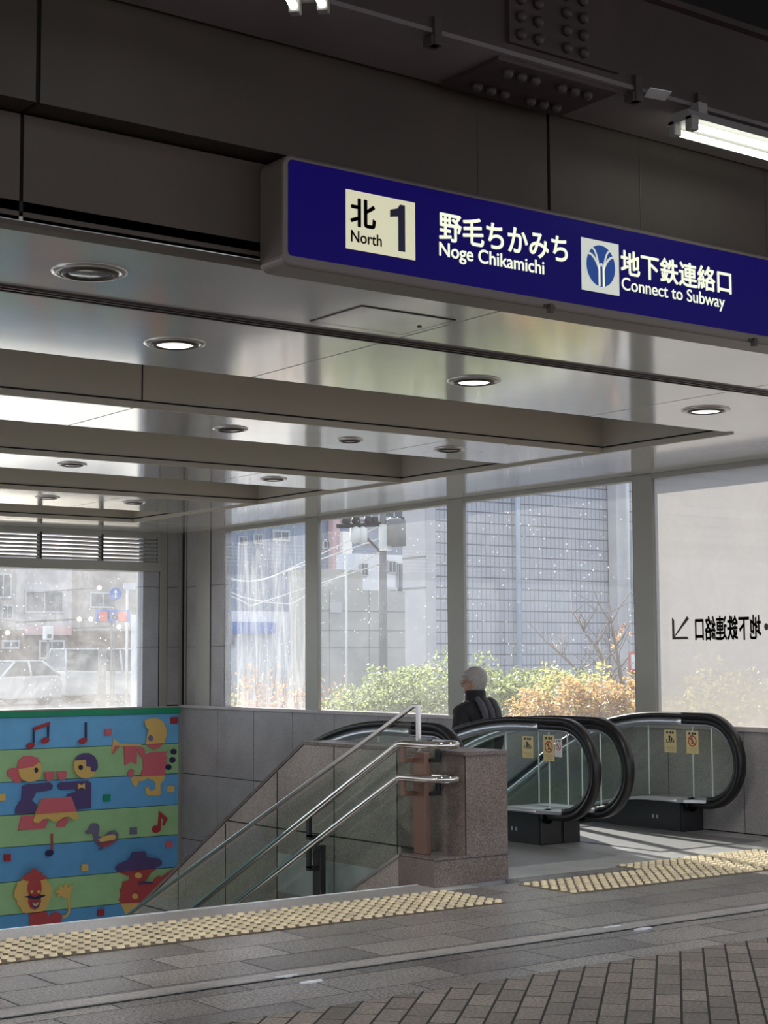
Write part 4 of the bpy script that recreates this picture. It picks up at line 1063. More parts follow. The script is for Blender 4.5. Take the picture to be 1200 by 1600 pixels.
for s in (-1, 1):
    sh, el, wr = arm(s)
    a = addv(sh, 3, 0.062); b = addv(el, a, 0.046); c = addv(wr, b, 0.030)
    palm = addv((wr[0]-s*0.005, wr[1]+0.055, wr[2]-0.045), c, (0.036, 0.018))
    pz_ = V[palm]
    for k, (dx, ln) in enumerate(((-0.027, 0.062), (-0.009, 0.072), (0.009, 0.068), (0.026, 0.052))):
        q = addv((pz_[0]+dx*0.9, pz_[1]+0.030, pz_[2]-0.030), palm, 0.010)
        q = addv((pz_[0]+dx*1.1, pz_[1]+0.030+ln*0.35, pz_[2]-0.030-ln*0.5), q, 0.009)
        addv((pz_[0]+dx*1.1, pz_[1]+0.030+ln*0.4, pz_[2]-0.030-ln*0.95), q, 0.008)
    q = addv((pz_[0]-s*0.036, pz_[1]-0.005, pz_[2]-0.012), palm, 0.011); addv((pz_[0]-s*0.052, pz_[1]+0.022, pz_[2]-0.04), q, 0.009)
    h = addv((s*0.095, 0.0, 0.86), 0, 0.092); kn = addv((s*0.10, 0.02, 0.48), h, 0.062); an = addv((s*0.10, -0.01, 0.09), kn, 0.042); addv((s*0.115, 0.12, 0.035), an, (0.04, 0.03))
body = skin_mesh('body', V, Ed, Rd, 2)
HR = Matrix.Translation((0, 0.005, 1.485)) @ Matrix.Rotation(radians(30), 4, 'Z') @ Matrix.Rotation(radians(-3), 4, 'X')
HPF = [(0.0,0.070,-0.015,0.028), (0.014,0.082,-0.035,0.044), (0.04,0.086,-0.062,0.058), (0.065,0.088,-0.078,0.064), (0.09,0.087,-0.09,0.069), (0.12,0.080,-0.098,0.073),
       (0.145,0.089,-0.102,0.076), (0.17,0.086,-0.104,0.077), (0.20,0.070,-0.098,0.072), (0.22,0.048,-0.080,0.058), (0.236,0.012,-0.045,0.032), (0.241,-0.012,-0.022,0.008)]
def head_ring(z, f, b, w, n=32, o=0.0):
    out = []
    for k in range(n):
        a = 2*pi*k/n; yc = (f+b)/2; ry = (f-b)/2+o
        e = 0.88
        ca, sa = cos(a), sin(a)
        x = (w+o)*math.copysign(abs(ca)**e, ca); y = yc+ry*math.copysign(abs(sa)**e, sa)
        out.append((x, y, z))
    return out
def head_bm():
    bm = NB(); rings = []
    for z, f, b, w in HPF: rings.append([bm.verts.new(p) for p in head_ring(z, f, b, w)])
    for A, B in zip(rings, rings[1:]):
        for k in range(32): bm.faces.new((A[k], A[(k+1) % 32], B[(k+1) % 32], B[k]))
    bm.faces.new(list(reversed(rings[0]))); bm.faces.new(rings[-1])
    # nose, lips, ears
    def blob(c, r, n=8, m=10):
        R = []
        for i in range(1, n): 
            t = pi*i/n; R.append([bm.verts.new((c[0]+r[0]*sin(t)*cos(2*pi*k/m), c[1]+r[1]*sin(t)*sin(2*pi*k/m), c[2]+r[2]*cos(t))) for k in range(m)])
        tp = bm.verts.new((c[0], c[1], c[2]+r[2])); bt = bm.verts.new((c[0], c[1], c[2]-r[2]))
        for A, B in zip(R, R[1:]):
            for k in range(m): bm.faces.new((A[k], B[k], B[(k+1) % m], A[(k+1) % m]))
        for k in range(m): bm.faces.new((tp, R[0][k], R[0][(k+1) % m])); bm.faces.new((bt, R[-1][(k+1) % m], R[-1][k]))
    v = [bm.verts.new(p) for p in ((-0.008,0.082,0.128),(0.008,0.082,0.128),(-0.017,0.084,0.082),(0.017,0.084,0.082),(0,0.113,0.087),(0,0.095,0.128),(0,0.084,0.078))]
    for f_ in ((0,5,4,2),(5,1,3,4),(2,4,6),(4,3,6)): bm.faces.new([v[i] for i in f_])
    blob((0,0.086,0.054),(0.024,0.008,0.005)); blob((0,0.085,0.045),(0.021,0.009,0.006))
    for s in (-1, 1):
        blob((s*0.077,-0.008,0.108),(0.010,0.019,0.032)); blob((s*0.034,0.076,0.120),(0.013,0.010,0.008)); blob((s*0.034,0.082,0.138),(0.02,0.008,0.005))
    blob((0,0.080,0.012),(0.022,0.012,0.014))
    bm.transform(HR); return bm
hb = head_bm(); tmpm = bpy.data.meshes.new('t'); hb.to_mesh(tmpm); hb.free(); body.from_mesh(tmpm); bpy.data.meshes.remove(tmpm)
body.transform(TM)
person = obj('person', body, m_skin, smooth=True)
tag(person, 'grey-haired person with spectacles and black jacket riding down the right escalator', 'person')
# hair cap
bm = NB(); rings = []; HZ = []
for z, f, b, w in HPF[2:]:
    HZ.append(z); rings.append(head_ring(z, f, b, w, 32, 0.013 if z < 0.22 else 0.012))
top_ring = [(x*0.6, y*0.9, 0.252) for x, y, z in rings[-1]]
rings[-1] = [(x, y, 0.251) for x, y, z in rings[-1]]; rings[-2] = [(x, y, 0.2465) for x, y, z in rings[-2]]
vv = [[bm.verts.new(p) for p in r] for r in rings]
def hairline(k):
    a = 2*pi*k/32; s = sin(a)             # +1 = front, -1 = back
    return 0.172 if s > 0.75 else 0.155 if s > 0.30 else 0.118 if s > -0.05 else 0.035
for i in range(len(vv)-1):
    for k in range(32):
        if HZ[i]+0.006 >= hairline(k+0.5): bm.faces.new((vv[i][k], vv[i][(k+1) % 32], vv[i+1][(k+1) % 32], vv[i+1][k]))
bm.faces.new(vv[-1])
bmesh.ops.delete(bm, geom=[v for v in bm.verts if not v.link_faces], context='VERTS')
bm.transform(TM @ HR); o = obj('hair', bm, m_hair, person, smooth=True)
md = o.modifiers.new('thick', 'SOLIDIFY'); md.thickness = 0.012; md.offset = -1
# spectacles
bm = NB()
for s in (-1, 1):
    tube(bm, [(s*0.034+0.022*cos(2*pi*k/14), 0.102, 0.120+0.017*sin(2*pi*k/14)) for k in range(14)], 0.0016, 6, closed=True)
    tube(bm, [(s*0.056, 0.100, 0.124), (s*0.074, 0.085, 0.124), (s*0.081, 0.0, 0.122), (s*0.082, -0.02, 0.112)], 0.0018, 6)
tube(bm, [(-0.012, 0.102, 0.122), (0, 0.106, 0.126), (0.012, 0.102, 0.122)], 0.0015, 6)
bm.transform(TM @ HR); obj('spectacles', bm, m_frame, person)
bm = NB()
for s in (-1, 1): prism(bm, [(s*0.034+0.021*cos(2*pi*k/14), 0.120+0.016*sin(2*pi*k/14)) for k in range(14)], 'Y', 0.1015, 0.1025)
bm.transform(TM @ HR); obj('spectacle_lenses', bm, m_lens_sp, person)
# jacket
V2 = [(0,0,0.86), (0,-0.01,1.10), (0,-0.025,1.27), (0,-0.03,1.37)]; E2 = [(0,1),(1,2),(2,3)]
R2 = [(0.185,0.135),(0.18,0.13),(0.19,0.14),(0.15,0.125)]
V2.append((0,-0.005,1.475)); E2.append((3,4)); R2.append((0.098,0.095))
for s in (-1, 1):
    sh, el, wr = arm(s); i0 = len(V2)
    V2 += [(sh[0], sh[1], sh[2]-0.005), el, wr]; R2 += [0.088, 0.072, 0.05]; E2 += [(3,i0),(i0,i0+1),(i0+1,i0+2)]
bm = skin_mesh('jacket', V2, E2, R2, 2); bm.transform(TM); obj('jacket', bm, m_jacket, person, smooth=True)
bm = NB(); lathe(bm, (0, -0.004, 1.43), [(0.135,-0.03),(0.100,0.02),(0.088,0.06),(0.086,0.105),(0.078,0.108),(0.072,0.05)], 24); bm.transform(TM); obj('collar', bm, m_jacket, person, smooth=True)
bm = NB()   # folded hood lying on the back
for k, (x0, w) in enumerate(((0.0, 0.040), (0.085, 0.036), (-0.08, 0.036))):
    tube(bm, [(x0*0.9, -0.085, 1.475), (x0, -0.135, 1.43), (x0+0.012, -0.165, 1.36), (x0+0.03, -0.172, 1.28), (x0+0.04, -0.165, 1.22)], [w*0.6, w*0.8, w*0.85, w*0.7, w*0.3], 10)
bm.transform(TM); obj('hood', bm, m_hood, person, smooth=True)
V3 = [(0,0,0.93)]; E3 = []; R3 = [(0.155,0.115)]
for s in (-1, 1):
    i0 = len(V3); V3 += [(s*0.095,0,0.86), (s*0.10,0.02,0.48), (s*0.10,-0.01,0.10)]; R3 += [0.105,0.08,0.07]; E3 += [(0,i0),(i0,i0+1),(i0+1,i0+2)]
bm = skin_mesh('trousers', V3, E3, R3, 2); bm.transform(TM); obj('trousers', bm, m_trous, person, smooth=True)
for s in (-1, 1):
    bm = NB(); box(bm, s*0.108-0.05, s*0.108+0.05, -0.08, 0.20, 0.0, 0.075); bm.transform(TM); obj('shoe', bm, m_black, person, bevel=0.03)

# ------------------------------------------------------------------ planting outside the right windows
rng = random.Random(7)
m_leaf_g = leafy('green hedge leaf', (0.30,0.35,0.15), 0.6, 0.5)
m_leaf_y = leafy('yellow green leaf', (0.48,0.45,0.17), 0.4, 0.55)
m_leaf_o = leafy('orange autumn leaf', (0.52,0.34,0.14), 0.45, 0.5)
m_leaf_r = leafy('rusty autumn leaf', (0.50,0.27,0.14), 0.45, 0.5)
m_bark = pm('brown bark', (0.22,0.16,0.13), rough=0.9, noise=0.2, nscale=12)
def leaf(bm, p, nrm, s, ang):
    t = nrm.orthogonal().normalized(); t = Matrix.Rotation(ang, 3, nrm) @ t; b = nrm.cross(t)
    v = [bm.verts.new(q) for q in (p-t*s, p+b*s*0.5+nrm*s*0.15, p+t*s, p-b*s*0.5+nrm*s*0.15)]
    bm.faces.new(v)
def shrub(c, rad, nleaf, size, mat, label, group, stems=6, name='hedge_shrub', fill=0.55):
    e = empty(name, (c[0], c[1], 0.0), label, 'shrub', group)
    bm = NB()
    for i in range(nleaf):
        d = Vector((rng.gauss(0,1), rng.gauss(0,1), rng.gauss(0,1))).normalized()
        lump = 0.80+0.22*sin(d.x*5+c[0]*3)*cos(d.y*6+c[1]*2)+0.12*sin(d.z*9+c[1])
        r = (fill+(1-fill)*rng.random()**0.4)*lump
        p = Vector((c[0]+d.x*rad[0]*r, c[1]+d.y*rad[1]*r, c[2]+d.z*rad[2]*r))
        if p.z < 0.05: continue
        n_ = (d*0.6+Vector((rng.gauss(0,.6), rng.gauss(0,.6), rng.gauss(0,.6)+0.3))).normalized()
        leaf(bm, p, n_, size*(0.7+0.6*rng.random()), rng.random()*6.28)
    obj('foliage', bm, mat, e)
    bm = NB()
    for k in range(stems):
        a = 6.28*k/stems+rng.random(); x, y = c[0]+0.12*cos(a), c[1]+0.12*sin(a)
        tube(bm, [(x, y, 0.0), (c[0]+rad[0]*0.3*cos(a), c[1]+rad[1]*0.3*sin(a), c[2]*0.6), (c[0]+rad[0]*0.62*cos(a), c[1]+rad[1]*0.62*sin(a), c[2]+rad[2]*0.4)], [0.018,0.012,0.005], 6)
    obj('stems', bm, m_bark, e)
    return e
GRP = 'hedge shrubs outside the windows'
for k, (px, py, X, rx, ry, mat, n_, lb) in enumerate((
    (555, 1078, 13.3, 0.8, 1.0, m_leaf_g, 2200, 'low green shrub at the left end of the hedge beside the second mullion'),
    (620, 1048, 13.2, 0.9, 1.2, m_leaf_g, 3200, 'green shrub rising in the hedge in the middle of the second window'),
    (685, 1022, 13.2, 0.9, 1.15, m_leaf_g, 3600, 'tall green shrub behind the mullion left of the person'),
    (755, 1024, 13.0, 0.9, 1.1, m_leaf_g, 3600, 'tall yellow-green shrub right behind the head of the person'),
    (835, 1040, 13.0, 0.85, 1.0, m_leaf_g, 3200, 'green shrub right of the person in the third window'),
    (895, 1042, 12.6, 0.7, 0.7, m_leaf_y, 2200, 'yellow-green shrub between the green hedge and the orange shrubs'),
    (850, 1078, 12.0, 0.6, 0.75, m_leaf_o, 2600, 'low orange shrub in front of the green hedge, leftmost of the orange ones'),
    (915, 1068, 11.9, 0.6, 0.65, m_leaf_o, 2600, 'low orange shrub in the middle of the orange row'),
    (970, 1066, 11.9, 0.6, 0.65, m_leaf_o, 2600, 'low orange shrub beside the third mullion below the bare tree'),
    (1110, 1050, 12.3, 0.8, 0.9, m_leaf_y, 2200, 'pale shrub seen dimly through the frosted window'),
    (1180, 1060, 12.3, 0.8, 0.8, m_leaf_y, 1800, 'pale shrub seen dimly at the right end of the frosted window'))):
    p = at(px, py, X=X); zt = p.z
    shrub((X, p.y, zt*0.52), (rx, ry, zt*0.56), int(n_*1.7), 0.033, mat, lb, GRP)
# sparse rusty plants outside the leftmost right-hand window
for k, (px, py, X) in enumerate(((360, 1072, 12.6), (385, 1050, 12.9), (415, 1038, 13.2), (445, 1058, 12.9), (470, 1062, 12.7), (520, 1058, 13.6))):
    p = at(px, py, X=X); zt = p.z
    lb = ['small yellowish plant at the left edge of the streaked window', 'rusty twiggy plant left of centre in the streaked window', 'tallest rusty twiggy plant in the streaked window',
          'rusty twiggy plant right of centre in the streaked window', 'low rusty plant beside the first mullion in the streaked window', 'small rusty plant just right of the first mullion'][k]
    e = empty('autumn_plant', (X, p.y, 0), lb, 'plant', 'rusty plants outside the streaked window')
    bm = NB(); lf = NB()
    for s in range(12):
        a = rng.random()*6.28; r = 0.35*rng.random(); h = zt*(0.65+0.4*rng.random())
        b0 = Vector((X+0.1*cos(a), p.y+0.1*sin(a), 0)); b1 = Vector((X+r*cos(a), p.y+r*sin(a)*1.4, h))
        mid = (b0+b1)/2+Vector((rng.gauss(0,.05), rng.gauss(0,.05), 0))
        tube(bm, [b0, mid, b1], [0.010,0.007,0.003], 5)
        for q in range(26):
            t = 0.3+0.7*rng.random(); pp = b0.lerp(b1, t)+Vector((rng.gauss(0,.05), rng.gauss(0,.06), rng.gauss(0,.04)))
            leaf(lf, pp, Vector((rng.gauss(0,1), rng.gauss(0,1), rng.gauss(0,1))).normalized(), 0.035, rng.random()*6.28)
    obj('stems', bm, m_bark, e); obj('foliage', lf, m_leaf_y if k == 0 else m_leaf_r, e)
# bare tree
te = empty('bare_tree', tuple(at(975, 1085, X=13.6).xy)+(0,), 'thin bare tree with a few orange leaves in front of the tiled building', 'tree')
X0 = 13.6
def P3(px, py, dx=0.0): return at(px, py, X=X0+dx)
bm = NB(); base = P3(972, 1084); base.z = 0
tube(bm, [base, P3(970,1084), P3(958,1060), P3(945,1035), P3(930,1010), P3(912,985), P3(900,960)], [0.05,0.04,0.03,0.024,0.018,0.012,0.006], 7)
tube(bm, [base, P3(968,1082,0.1), P3(940,1068,0.15), P3(905,1050,0.2), P3(878,1025,0.25), P3(862,1000,0.3)], [0.04,0.03,0.022,0.016,0.01,0.005], 7)
tube(bm, [base, P3(975,1080,-0.1), P3(968,1045,-0.1), P3(962,1010,-0.15), P3(955,975,-0.2), P3(950,950,-0.2)], [0.04,0.032,0.024,0.016,0.01,0.004], 7)
obj('trunk', bm, m_bark, te)
bm = NB()
segs = [(958,1060,0),(945,1035,0),(930,1010,0),(912,985,0),(905,1050,.2),(878,1025,.25),(968,1045,-.1),(962,1010,-.15),(955,975,-.2),(940,1068,.15)]
for px, py, dx in segs:
    for q in range(4):
        s = P3(px, py, dx); v = Vector((rng.gauss(0,.5), rng.gauss(0,.55), 0.5+0.5*rng.random())).normalized()
        ln = 0.25+0.35*rng.random(); m_ = s+v*ln*0.5+Vector((rng.gauss(0,.03), rng.gauss(0,.03), 0)); t = s+v*ln+Vector((0,0,0.05))
        tube(bm, [s, m_, t], [0.008,0.006,0.002], 5)
        w = m_+Vector((rng.gauss(0,.12), rng.gauss(0,.12), 0.12)); tube(bm, [m_, w], [0.004,0.002], 5)
obj('twigs', bm, m_bark, te)
bm = NB()
for px, py in ((968,992),(972,985),(965,998),(975,978),(958,1010),(985,990)):
    for q in range(3): leaf(bm, P3(px, py, rng.gauss(0,.1)), Vector((rng.gauss(0,1), rng.gauss(0,1), .3)).normalized(), 0.04, rng.random()*6.28)
obj('leaves', bm, m_leaf_r, te)

# ------------------------------------------------------------------ buildings and street beyond
def rect(px0, py0, px1, py1, Y):
    a = at(px0, (py0+py1)/2, Y=Y); b = at(px1, (py0+py1)/2, Y=Y); xm = (px0+px1)/2
    return a.x, b.x, at(xm, py1, Y=Y).z, at(xm, py0, Y=Y).z
m_tile = gridded('small grey wall tiles', (0.42,0.42,0.46), (0.15,0.15,0.18), 0.14, 0.262, 0.2, 0.13)
m_soft = pm('soft grey joint', (0.25,0.24,0.24), rough=0.9)
m_plain = pm('pale render', (0.52,0.50,0.52), rough=0.8, noise=0.05, nscale=0.5)
m_bldg = pm('blue grey facade', (0.20,0.24,0.32), rough=0.6, noise=0.08, nscale=0.4)
m_bldg2 = pm('warm grey facade', (0.34,0.31,0.30), rough=0.7, noise=0.1, nscale=0.4)
m_bldg3 = pm('white rendered facade', (0.62,0.65,0.70), rough=0.7)
m_bldg4 = pm('pink facade strip', (0.52,0.36,0.38), rough=0.7)
m_wing = pm('dark window pane', (0.06,0.075,0.10), rough=0.1)
m_wframe = pm('white window frame', (0.42,0.44,0.48), rough=0.5)
m_dkbr = pm('dark brown shop front', (0.13,0.10,0.09), rough=0.7, noise=0.2, nscale=0.8)
m_pole = pm('concrete utility pole', (0.22,0.21,0.21), rough=0.8)
m_bluep = pm('blue road sign', (0.04,0.13,0.45), rough=0.4)
m_redp = pm('red sign paint', (0.60,0.10,0.07), rough=0.5)
m_blueish = pm('pale blue pipe', (0.50,0.60,0.74), rough=0.4)
# tiled building
YT = 30.0
x0, x1, z0, z1 = rect(665, 700, 958, 1060, YT)
tb = empty('tiled_building', ((x0+x1)/2+4, YT, 0), 'large grey tiled building filling the third window', 'building')
k2 = ray(629, 900); YD = x0/(k2.x/k2.y)
obj('tiled_wall', BX(x0+0.3, x1+14, YT, YD, 0, 13), m_tile, tb)
bm = NB(); box(bm, x0, x0+0.3, YT+0.01, YD, 0, 13); box(bm, x0+0.02, x0+0.3, YT, YT+0.02, 0, 13)
obj('plain_wall', bm, m_plain, tb)
bm = NB()
for py in (871, 919): 
    z = at(650, py, X=x0).z; box(bm, x0-0.01, x0+0.01, YT, YD, z-0.02, z+0.02)
obj('wall_joint', bm, m_soft, tb)
def pipe(px0, px1, nm_, mat, lb, Y=YT, zb=0.0, zt=13.0):
    a = at(px0, 900, Y=Y).x; b = at(px1, 900, Y=Y).x
    bm = NB(); Y -= 0.4 if px0 > 900 else 0.0
    tube(bm, [((a+b)/2, Y-0.12, zb), ((a+b)/2, Y-0.12, zt)], (b-a)/2, 12)
    return tag(obj(nm_, bm, mat, smooth=True), lb, 'pipe')
pipe(802, 808, 'drain_pipe', m_blueish, 'pale blue vertical pipe on the tiled building')
pipe(957.5, 961.5, 'drain_pipe', m_white, 'thin bright white vertical pipe at the right end of the tiled wall', zt=12)
x2, x3, _, _ = rect(962, 700, 978, 1060, YT-0.3)
tag(obj('wall_pier_strip', BX(x2, x3, YT-0.35, YT-0.05, 0, 12.5), m_plain), 'pale vertical wall strip beside the thin white pipe', 'pillar')
x2, x3, z2, z3 = rect(980, 828, 992, 930, YT-0.1)
tag(obj('utility_box', BX(x2, x3, YT-0.4, YT+0.001, z2, z3), m_bldg3, bevel=0.03), 'tall pale box fixed on the building beside the third mullion', 'box')
x2, x3, z2, z3 = rect(983, 1018, 1000, 1050, 24)
e = empty('notice_board', ((x2+x3)/2, 24, 0), 'white notice with red frame beside the third mullion', 'sign')
obj('notice_panel', BX(x2, x3, 24, 24.03, z2, z3), m_redp, e); obj('notice_sheet', BX(x2+0.05, x3-0.05, 23.985, 24, z2+0.06, z3-0.06), m_white, e); obj('post', BX((x2+x3)/2-0.03, (x2+x3)/2+0.03, 24.03, 24.09, 0, z3), m_mull, e)
# low concrete building
YC = 27.0
x0, x1, z0, z1 = rect(503, 922, 633, 1080, YC)
cb = empty('concrete_building', ((x0+x1)/2, YC, 0), 'low plain concrete building with flat roof in the second window', 'building')
obj('concrete_wall', BX(x0, x1, YC, YC+1.2, 0, z1), m_concrete, cb)
obj('roof_edge', BX(x0, rect(500,900,580,930,YC)[1], YC+0.3, YC+1.2, z1, z1+0.42), m_concrete, cb)
bm = NB()
for py in (955, 985, 1012): z = at(560, py, Y=YC).z; box(bm, x0, x1, YC-0.005, YC+0.01, z-0.012, z+0.012)
for px in (515, 542, 577): x = at(px, 1000, Y=YC).x; box(bm, x-0.012, x+0.012, YC-0.005, YC+0.01, 0, z1)
obj('panel_joint', bm, m_soft, cb)
x2, x3, z2, z3 = rect(515, 941, 533, 957, YC); obj('wall_plate', BX(x2, x3, YC-0.03, YC+0.01, z2, z3), m_plain, cb)
# utility pole with crossarms
YP = 25.5
pa = at(598, 900, Y=YP); pt = at(598, 812, Y=YP)
e = empty('utility_pole', (pa.x, YP, 0), 'tall grey utility pole with crossarm and lamps in the second window', 'pole')
wpl = (at(604, 900, Y=YP).x-at(593, 900, Y=YP).x)/2
bm = NB(); tube(bm, [(pa.x, YP, 0), (pa.x, YP, pt.z+0.5)], [wpl*1.1, wpl*0.8], 14); obj('pole_shaft', bm, m_pole, e, smooth=True)
a = at(527, 822, Y=YP); b = at(632, 817, Y=YP)
bm = NB(); tube(bm, [a, b], 0.045, 8); tube(bm, [(pa.x-0.6, YP, a.z-0.02), (pa.x, YP, a.z-0.5), (pa.x+0.5, YP, a.z-0.02)], 0.03, 8); obj('crossarm', bm, m_bolt, e)
for px in (540, 556, 575, 585, 615, 626):
    p = at(px, 820, Y=YP); bm = NB(); lathe(bm, (p.x, YP, p.z), [(0,0.16),(0.07,0.15),(0.09,0.05),(0.05,0.0),(0.0,0.0)], 10); obj('insulator', bm, m_bolt, e)
p = at(612, 835, Y=YP); bm = NB(); lathe(bm, (p.x, YP-0.1, p.z-0.25), [(0,0),(0.22,0.02),(0.22,0.5),(0.12,0.56),(0,0.56)], 14); obj('transformer', bm, m_pole, e)
for px in (555, 566): p = at(px, 838, Y=YP); bm = NB(); lathe(bm, (p.x, YP, p.z-0.15), [(0,0),(0.1,0.05),(0.1,0.3),(0,0.36)], 10); obj('switch_box', bm, m_white, e)
p = at(598, 860, Y=YP); obj('pole_plate', BX(p.x-0.12, p.x+0.12, YP-wpl-0.05, YP-wpl+0.03, p.z-0.02, p.z+0.5), m_white, e)
e = tag(obj('flag_pole', (lambda bm: (tube(bm, [(at(541,900,Y=26).x, 26, 0), (at(541,900,Y=26).x, 26, at(541,868,Y=26).z)], 0.025, 8), bm)[1])(NB()), m_white), 'thin white pole standing left of the utility pole', 'pole')

def building(name, label, px0, px1, Y, h, mat, wins, depth=8.0, frame=True):
    x0, x1, _, _ = rect(px0, 900, px1, 1000, Y)
    e = empty(name, ((x0+x1)/2, Y, 0), label, 'building')
    obj('facade', BX(x0, x1, Y, Y+depth, 0, h), mat, e)
    for (a, b, c, d) in wins:
        wx0, wx1, wz0, wz1 = rect(a, b, c, d, Y)
        f = obj('window_frame', BX(wx0, wx1, Y-0.06, Y+0.02, wz0, wz1), m_wframe, e)
        t = min(0.08, (wx1-wx0)*0.12)
        mid = (wx0+wx1)/2
        bm = NB(); box(bm, wx0+t, mid-t*0.4, Y-0.065, Y-0.055, wz0+t, wz1-t); box(bm, mid+t*0.4, wx1-t, Y-0.065, Y-0.055, wz0+t, wz1-t)
        obj('pane', bm, m_wing, f)
    return e
YB_ = 42.0
bb = building('office_building', 'tall blue grey building with framed windows behind the utility pole', 498, 640, YB_, 17, m_bldg, [(530,770,552,819), (556,770,580,812), (596,770,632,812), (560,842,580,850), (503,845,516,858)], 1.4)
x2, x3, z2, z3 = rect(521, 780, 531, 905, YB_-0.3); obj('pink_strip', BX(x2, x3, YB_-0.3, YB_, 0, 15), m_bldg4, bb)
x2, x3, z2, z3 = rect(533, 831, 547, 872, YB_-0.4); st = obj('banner_sign', BX(x2, x3, YB_-0.5, YB_-0.1, z2, z3), m_white, bb)
x2, x3, z2, z3 = rect(533, 869, 547, 885, YB_-0.4); obj('banner_foot', BX(x2, x3, YB_-0.5, YB_-0.1, z2, z3), m_redp, bb)
x2, x3, z2, z3 = rect(533, 812, 548, 818, YB_-0.1); letter('window_number', '24h', 'Y', x2, x3, z2, z3, YB_-0.07, m_white, bb, bold=0.03)
building('white_house', 'white low house with small windows right of the thin white pole', 554, 634, 38.0, at(590, 866, Y=38).z, m_bldg3, [(562,880,574,900), (605,876,618,896), (604,918,630,932), (620,880,630,932)], 0.9)
# buildings behind the streaked window
building('blue_building', 'dark blue grey tower seen through the streaked window', 345, 484, 48.0, 14.5, m_bldg, [(372,838,386,852), (395,834,410,850), (425,828,452,846)], 3.5)
bz = building('white_shop', 'low white shop with blue signboard seen through the streaked window', 335, 470, 40.0, at(400, 955, Y=40).z, m_bldg3, [(352,985,366,1010)], 5.0)
x2, x3, z2, z3 = rect(366, 972, 430, 990, 39.8); obj('signboard', BX(x2, x3, 39.75, 40, z2, z3), m_bluep, bz)
# power lines
for k, (a, b, c) in enumerate((((352,900),(395,908),(440,895)), ((358,905),(400,907),(445,893)), ((352,920),(400,938),(470,944)), ((352,930),(372,936),(395,950)))):
    A, B, C = [at(*q, Y=27.5) for q in (a, b, c)]
    bm = NB(); pts = [(A*(1-t)*(1-t)+(B*2-(A+C)/2)*2*t*(1-t)+C*t*t) for t in [i/12 for i in range(-1, 14)]]
    pts = pts[:13] + [Vector((pa.x, YP, pt.z-0.1-0.25*k))]
    tube(bm, pts, 0.013, 6)
    tag(obj('power_cable', bm, m_white), ['bright power cable sagging across the streaked window, upper of the bright pair', 'bright power cable just under the upper one in the streaked window', 'faint power cable lower in the streaked window', 'short faint power cable at the left edge of the streaked window'][k], 'cable', 'power cables outside')
# street seen through the back window
building('corner_building', 'grey building at the left end of the back window', -60, 25, 60.0, 12, m_bldg2, [(-10,895,18,935), (2,945,20,968)])
building('grey_office', 'pale grey office building with a dark window band in the back window', 24, 112, 64.0, 12, m_plain, [(38,922,99,958)])
building('brown_building', 'dark brownish building behind the road signs in the back window', 112, 240, 70.0, 12.0, m_bldg2, [(140,925,180,950), (118,985,136,1000)])
sh = building('shop_row', 'dark brown row of shops at street level behind the cars', -40, 238, 58.5, at(100, 985, Y=58.5).z, m_dkbr, [(2,1000,30,1014), (60,1000,100,1030)], 1.4)
x2, x3, z2, z3 = rect(40, 978, 110, 992, 58.4); obj('shop_sign', BX(x2, x3, 58.3, 58.5, z2, z3), m_bldg4, sh)
def sign_post(px, py_top, Y, r, mat, label):
    p = at(px, py_top, Y=Y); bm = NB(); tube(bm, [(p.x, Y, 0), (p.x, Y, p.z)], r, 8)
    return p
YS = 50.0
e = empty('direction_sign', tuple(at(180, 930, Y=YS).xy)+(0,), 'round blue road sign with white arrow on the street beyond the back window', 'road sign')
c = at(180, 928, Y=YS); R_ = (at(189, 928, Y=YS).x-c.x)
obj('sign_disc', PR([(c.x+R_*cos(2*pi*k/28), c.z+R_*sin(2*pi*k/28)) for k in range(28)], 'Y', YS-0.03, YS), m_bluep, e)
obj('arrow', PR([(c.x-R_*.12, c.z-R_*.65), (c.x+R_*.12, c.z-R_*.65), (c.x+R_*.12, c.z+R_*.2), (c.x+R_*.38, c.z+R_*.2), (c.x, c.z+R_*.68), (c.x-R_*.38, c.z+R_*.2), (c.x-R_*.12, c.z+R_*.2)], 'Y', YS-0.04, YS-0.03), m_white, e)
bm = NB(); tube(bm, [(c.x, YS+0.05, 0), (c.x, YS+0.05, c.z)], 0.03, 8); obj('post', bm, m_pole, e)
e = empty('route_sign', tuple(at(176, 962, Y=YS-1).xy)+(0,), 'orange and blue route number sign reading 16 beyond the back window', 'road sign')
x2, x3, z2, z3 = rect(150, 953, 203, 972, YS-1)
obj('sign_board', BX(x2, x3, YS-1, YS-0.95, z2, z3), m_bluep, e)
for a, b in ((154, 167), (184, 197)): xa, xb, za, zb_ = rect(a, 955, b, 971, YS-1); obj('orange_panel', BX(xa, xb, YS-1.03, YS-1, za, zb_), m_redp, e)
xa, xb, za, zb_ = rect(168, 955, 184, 969, YS-1); letter('route_number', '16', 'Y', xa, xb, za, zb_, YS-1.0, m_white, e, bold=0.03)
bm = NB(); tube(bm, [((x2+x3)/2, YS-0.9, 0), ((x2+x3)/2, YS-0.9, z3)], 0.04, 8); obj('post', bm, m_pole, e)
e = empty('lane_sign', tuple(at(203, 916, Y=YS+1).xy)+(0,), 'pale rectangular sign on a white post at the right of the back window', 'road sign')
x2, x3, z2, z3 = rect(194, 911, 212, 921, YS+1); obj('sign_board', BX(x2, x3, YS+1, YS+1.05, z2, z3), m_bldg3, e)
p = at(200, 921, Y=YS+1); bm = NB(); tube(bm, [(p.x, YS+1.05, 0), (p.x, YS+1.05, p.z)], 0.05, 8); obj('post', bm, m_white, e)
e = empty('box_sign', tuple(at(77, 990, Y=YS+2).xy)+(0,), 'white upright box sign on a post left of the van', 'sign')
